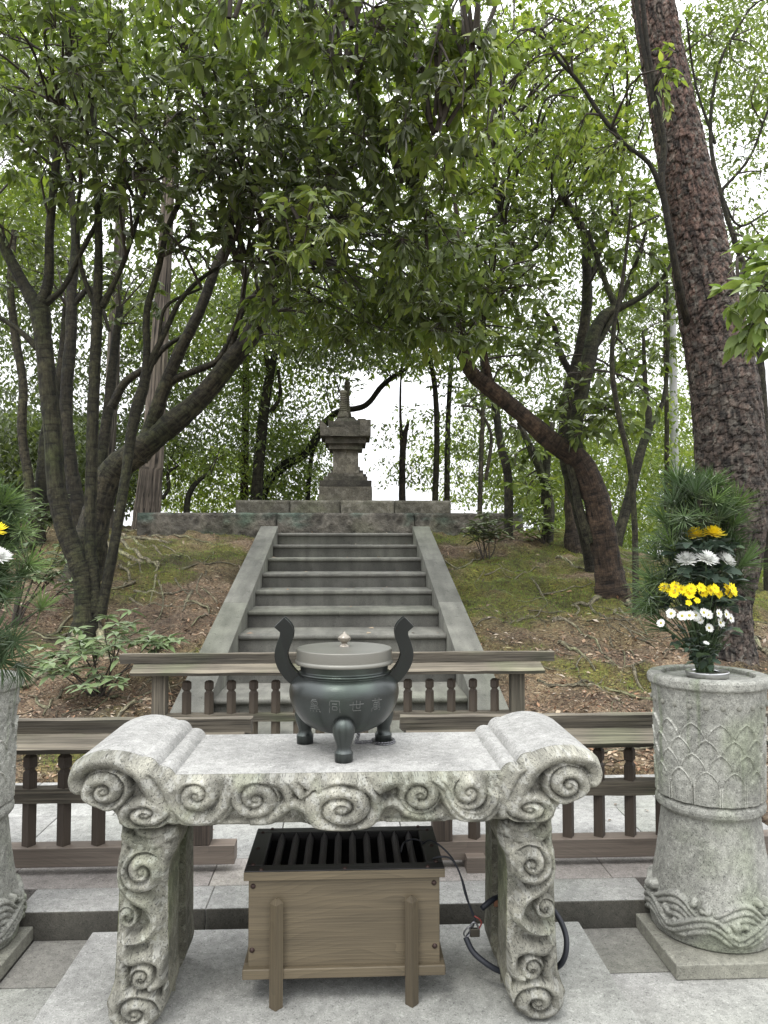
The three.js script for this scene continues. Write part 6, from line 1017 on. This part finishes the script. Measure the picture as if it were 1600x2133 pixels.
  for (let k = 0; k < 26; k++) list.push({ m: leafMatrix(V3((r() * 2 - 1) * 2.3, YT + 0.006, -3.7 - r() * 1.8), V3(r() - 0.5, 0.05, r() - 0.5), (r() - 0.5) * 0.8, 0.02 + 0.035 * r()), c: th[Math.floor(r() * 6)].map((v) => v * 0.8) });
  const fl = instanced(numbered('leaf_litter'), LG.far, std({ color: rgb(1, 1, 1), roughness: 0.9, side: THREE.DoubleSide }), list, scene); tag(fl, 'dry brown leaves strewn over the bare earth slope', 'leaf litter', null, 'stuff');
  const tw = []; for (let k = 0; k < 900; k++) { const x = (r() * 2 - 1) * 5.5, d = 5.4 + r() * r() * 6.5; if (Math.abs(x - SX) < SW + 0.35) continue; const an = r() * 6.28, Ls = 0.06 + 0.3 * r() * r(), p = []; for (let q = 0; q < 4; q++) { const xx = x + Math.cos(an + q * 0.25 * (r() - 0.5)) * Ls * q / 3, dd = d + Math.sin(an) * Ls * q / 3; p.push([V3(xx, H(xx, dd) + 0.006, -dd), 0.0016 + 0.0035 * (k % 3 === 0) * (1 - q / 4)]); } tw.push(limb(p, { rad: 4, rough: 0.2, step: 0.1 })); }
  const tm = mesh('fallen_twigs', colorize(merge(tw), barkTint([0.5, 0.42, 0.33], 0.1, 3)), M.bark, null, true); tag(tm, 'small fallen twigs and root fibres scattered over the slope', 'twigs', null, 'stuff');
  const moss = [], mm = []; for (let k = 0; k < 170000; k++) { const x = (r() * 2 - 1) * 5.2, d = 5.5 + r() * 6.6; if (mossAt(x, d) < 0.35 + 0.3 * r() || Math.abs(x - SX) < SW + 0.28) continue; moss.push({ m: leafMatrix(V3(x, H(x, d) - 0.002, -d), V3((r() - 0.5) * 0.9, 1, (r() - 0.5) * 0.9), r() * 3, 0.014 + 0.022 * r()), c: [0.15 + 0.14 * r(), 0.22 + 0.18 * r(), 0.03 + 0.03 * r()] }); }
  const blade = leafGeo(1, 0.16, 0, 0.2); const mo = instanced(numbered('moss'), blade, std({ color: rgb(1, 1, 1), roughness: 1, side: THREE.DoubleSide }), moss, scene); tag(mo, 'short green moss growing in patches on the slope', 'moss', null, 'stuff');
}
{ // grey pole and a low boundary wall far to the right
  const p = onZ(1406, 1000, 16), q = onZ(1405, 600, 16), o = thing('utility_pole', 'pale grey pole standing among the trees left of the pine', 'pole', [p.x, H(p.x, 16), -16]);
  mesh('shaft', new THREE.CylinderGeometry(0.075, 0.09, q.y - H(p.x, 16), 16).translate(0, (q.y - H(p.x, 16)) / 2, 0), std({ color: rgb(0.42, 0.42, 0.43), roughness: 0.8 }), o); mesh('pole_band', new THREE.CylinderGeometry(0.082, 0.082, 0.06, 16).translate(0, 2.2, 0), M.steel, o);
  const a = onZ(1575, 1228, 13), b = onZ(1575, 1262, 13), w = thing('boundary_wall', 'low tan wall with a grey coping at the far right edge', 'wall', [a.x, 0, -13]);
  mesh('wall_body', colorize(boxUV(rb(0, 5, b.y - 0.8, a.y - 0.04, -0.1, 0.1, 0.01, 1)), stoneTint([0.36, 0.27, 0.18], { moss: 0.1 })), M.step, w); mesh('coping', colorize(boxUV(rb(-0.02, 5.02, a.y - 0.038, a.y + 0.01, -0.14, 0.14, 0.01, 1)), stoneTint([0.35, 0.34, 0.33])), M.step, w);
}
camera.far = 2000; camera.updateProjectionMatrix();
renderer.render(scene, camera);
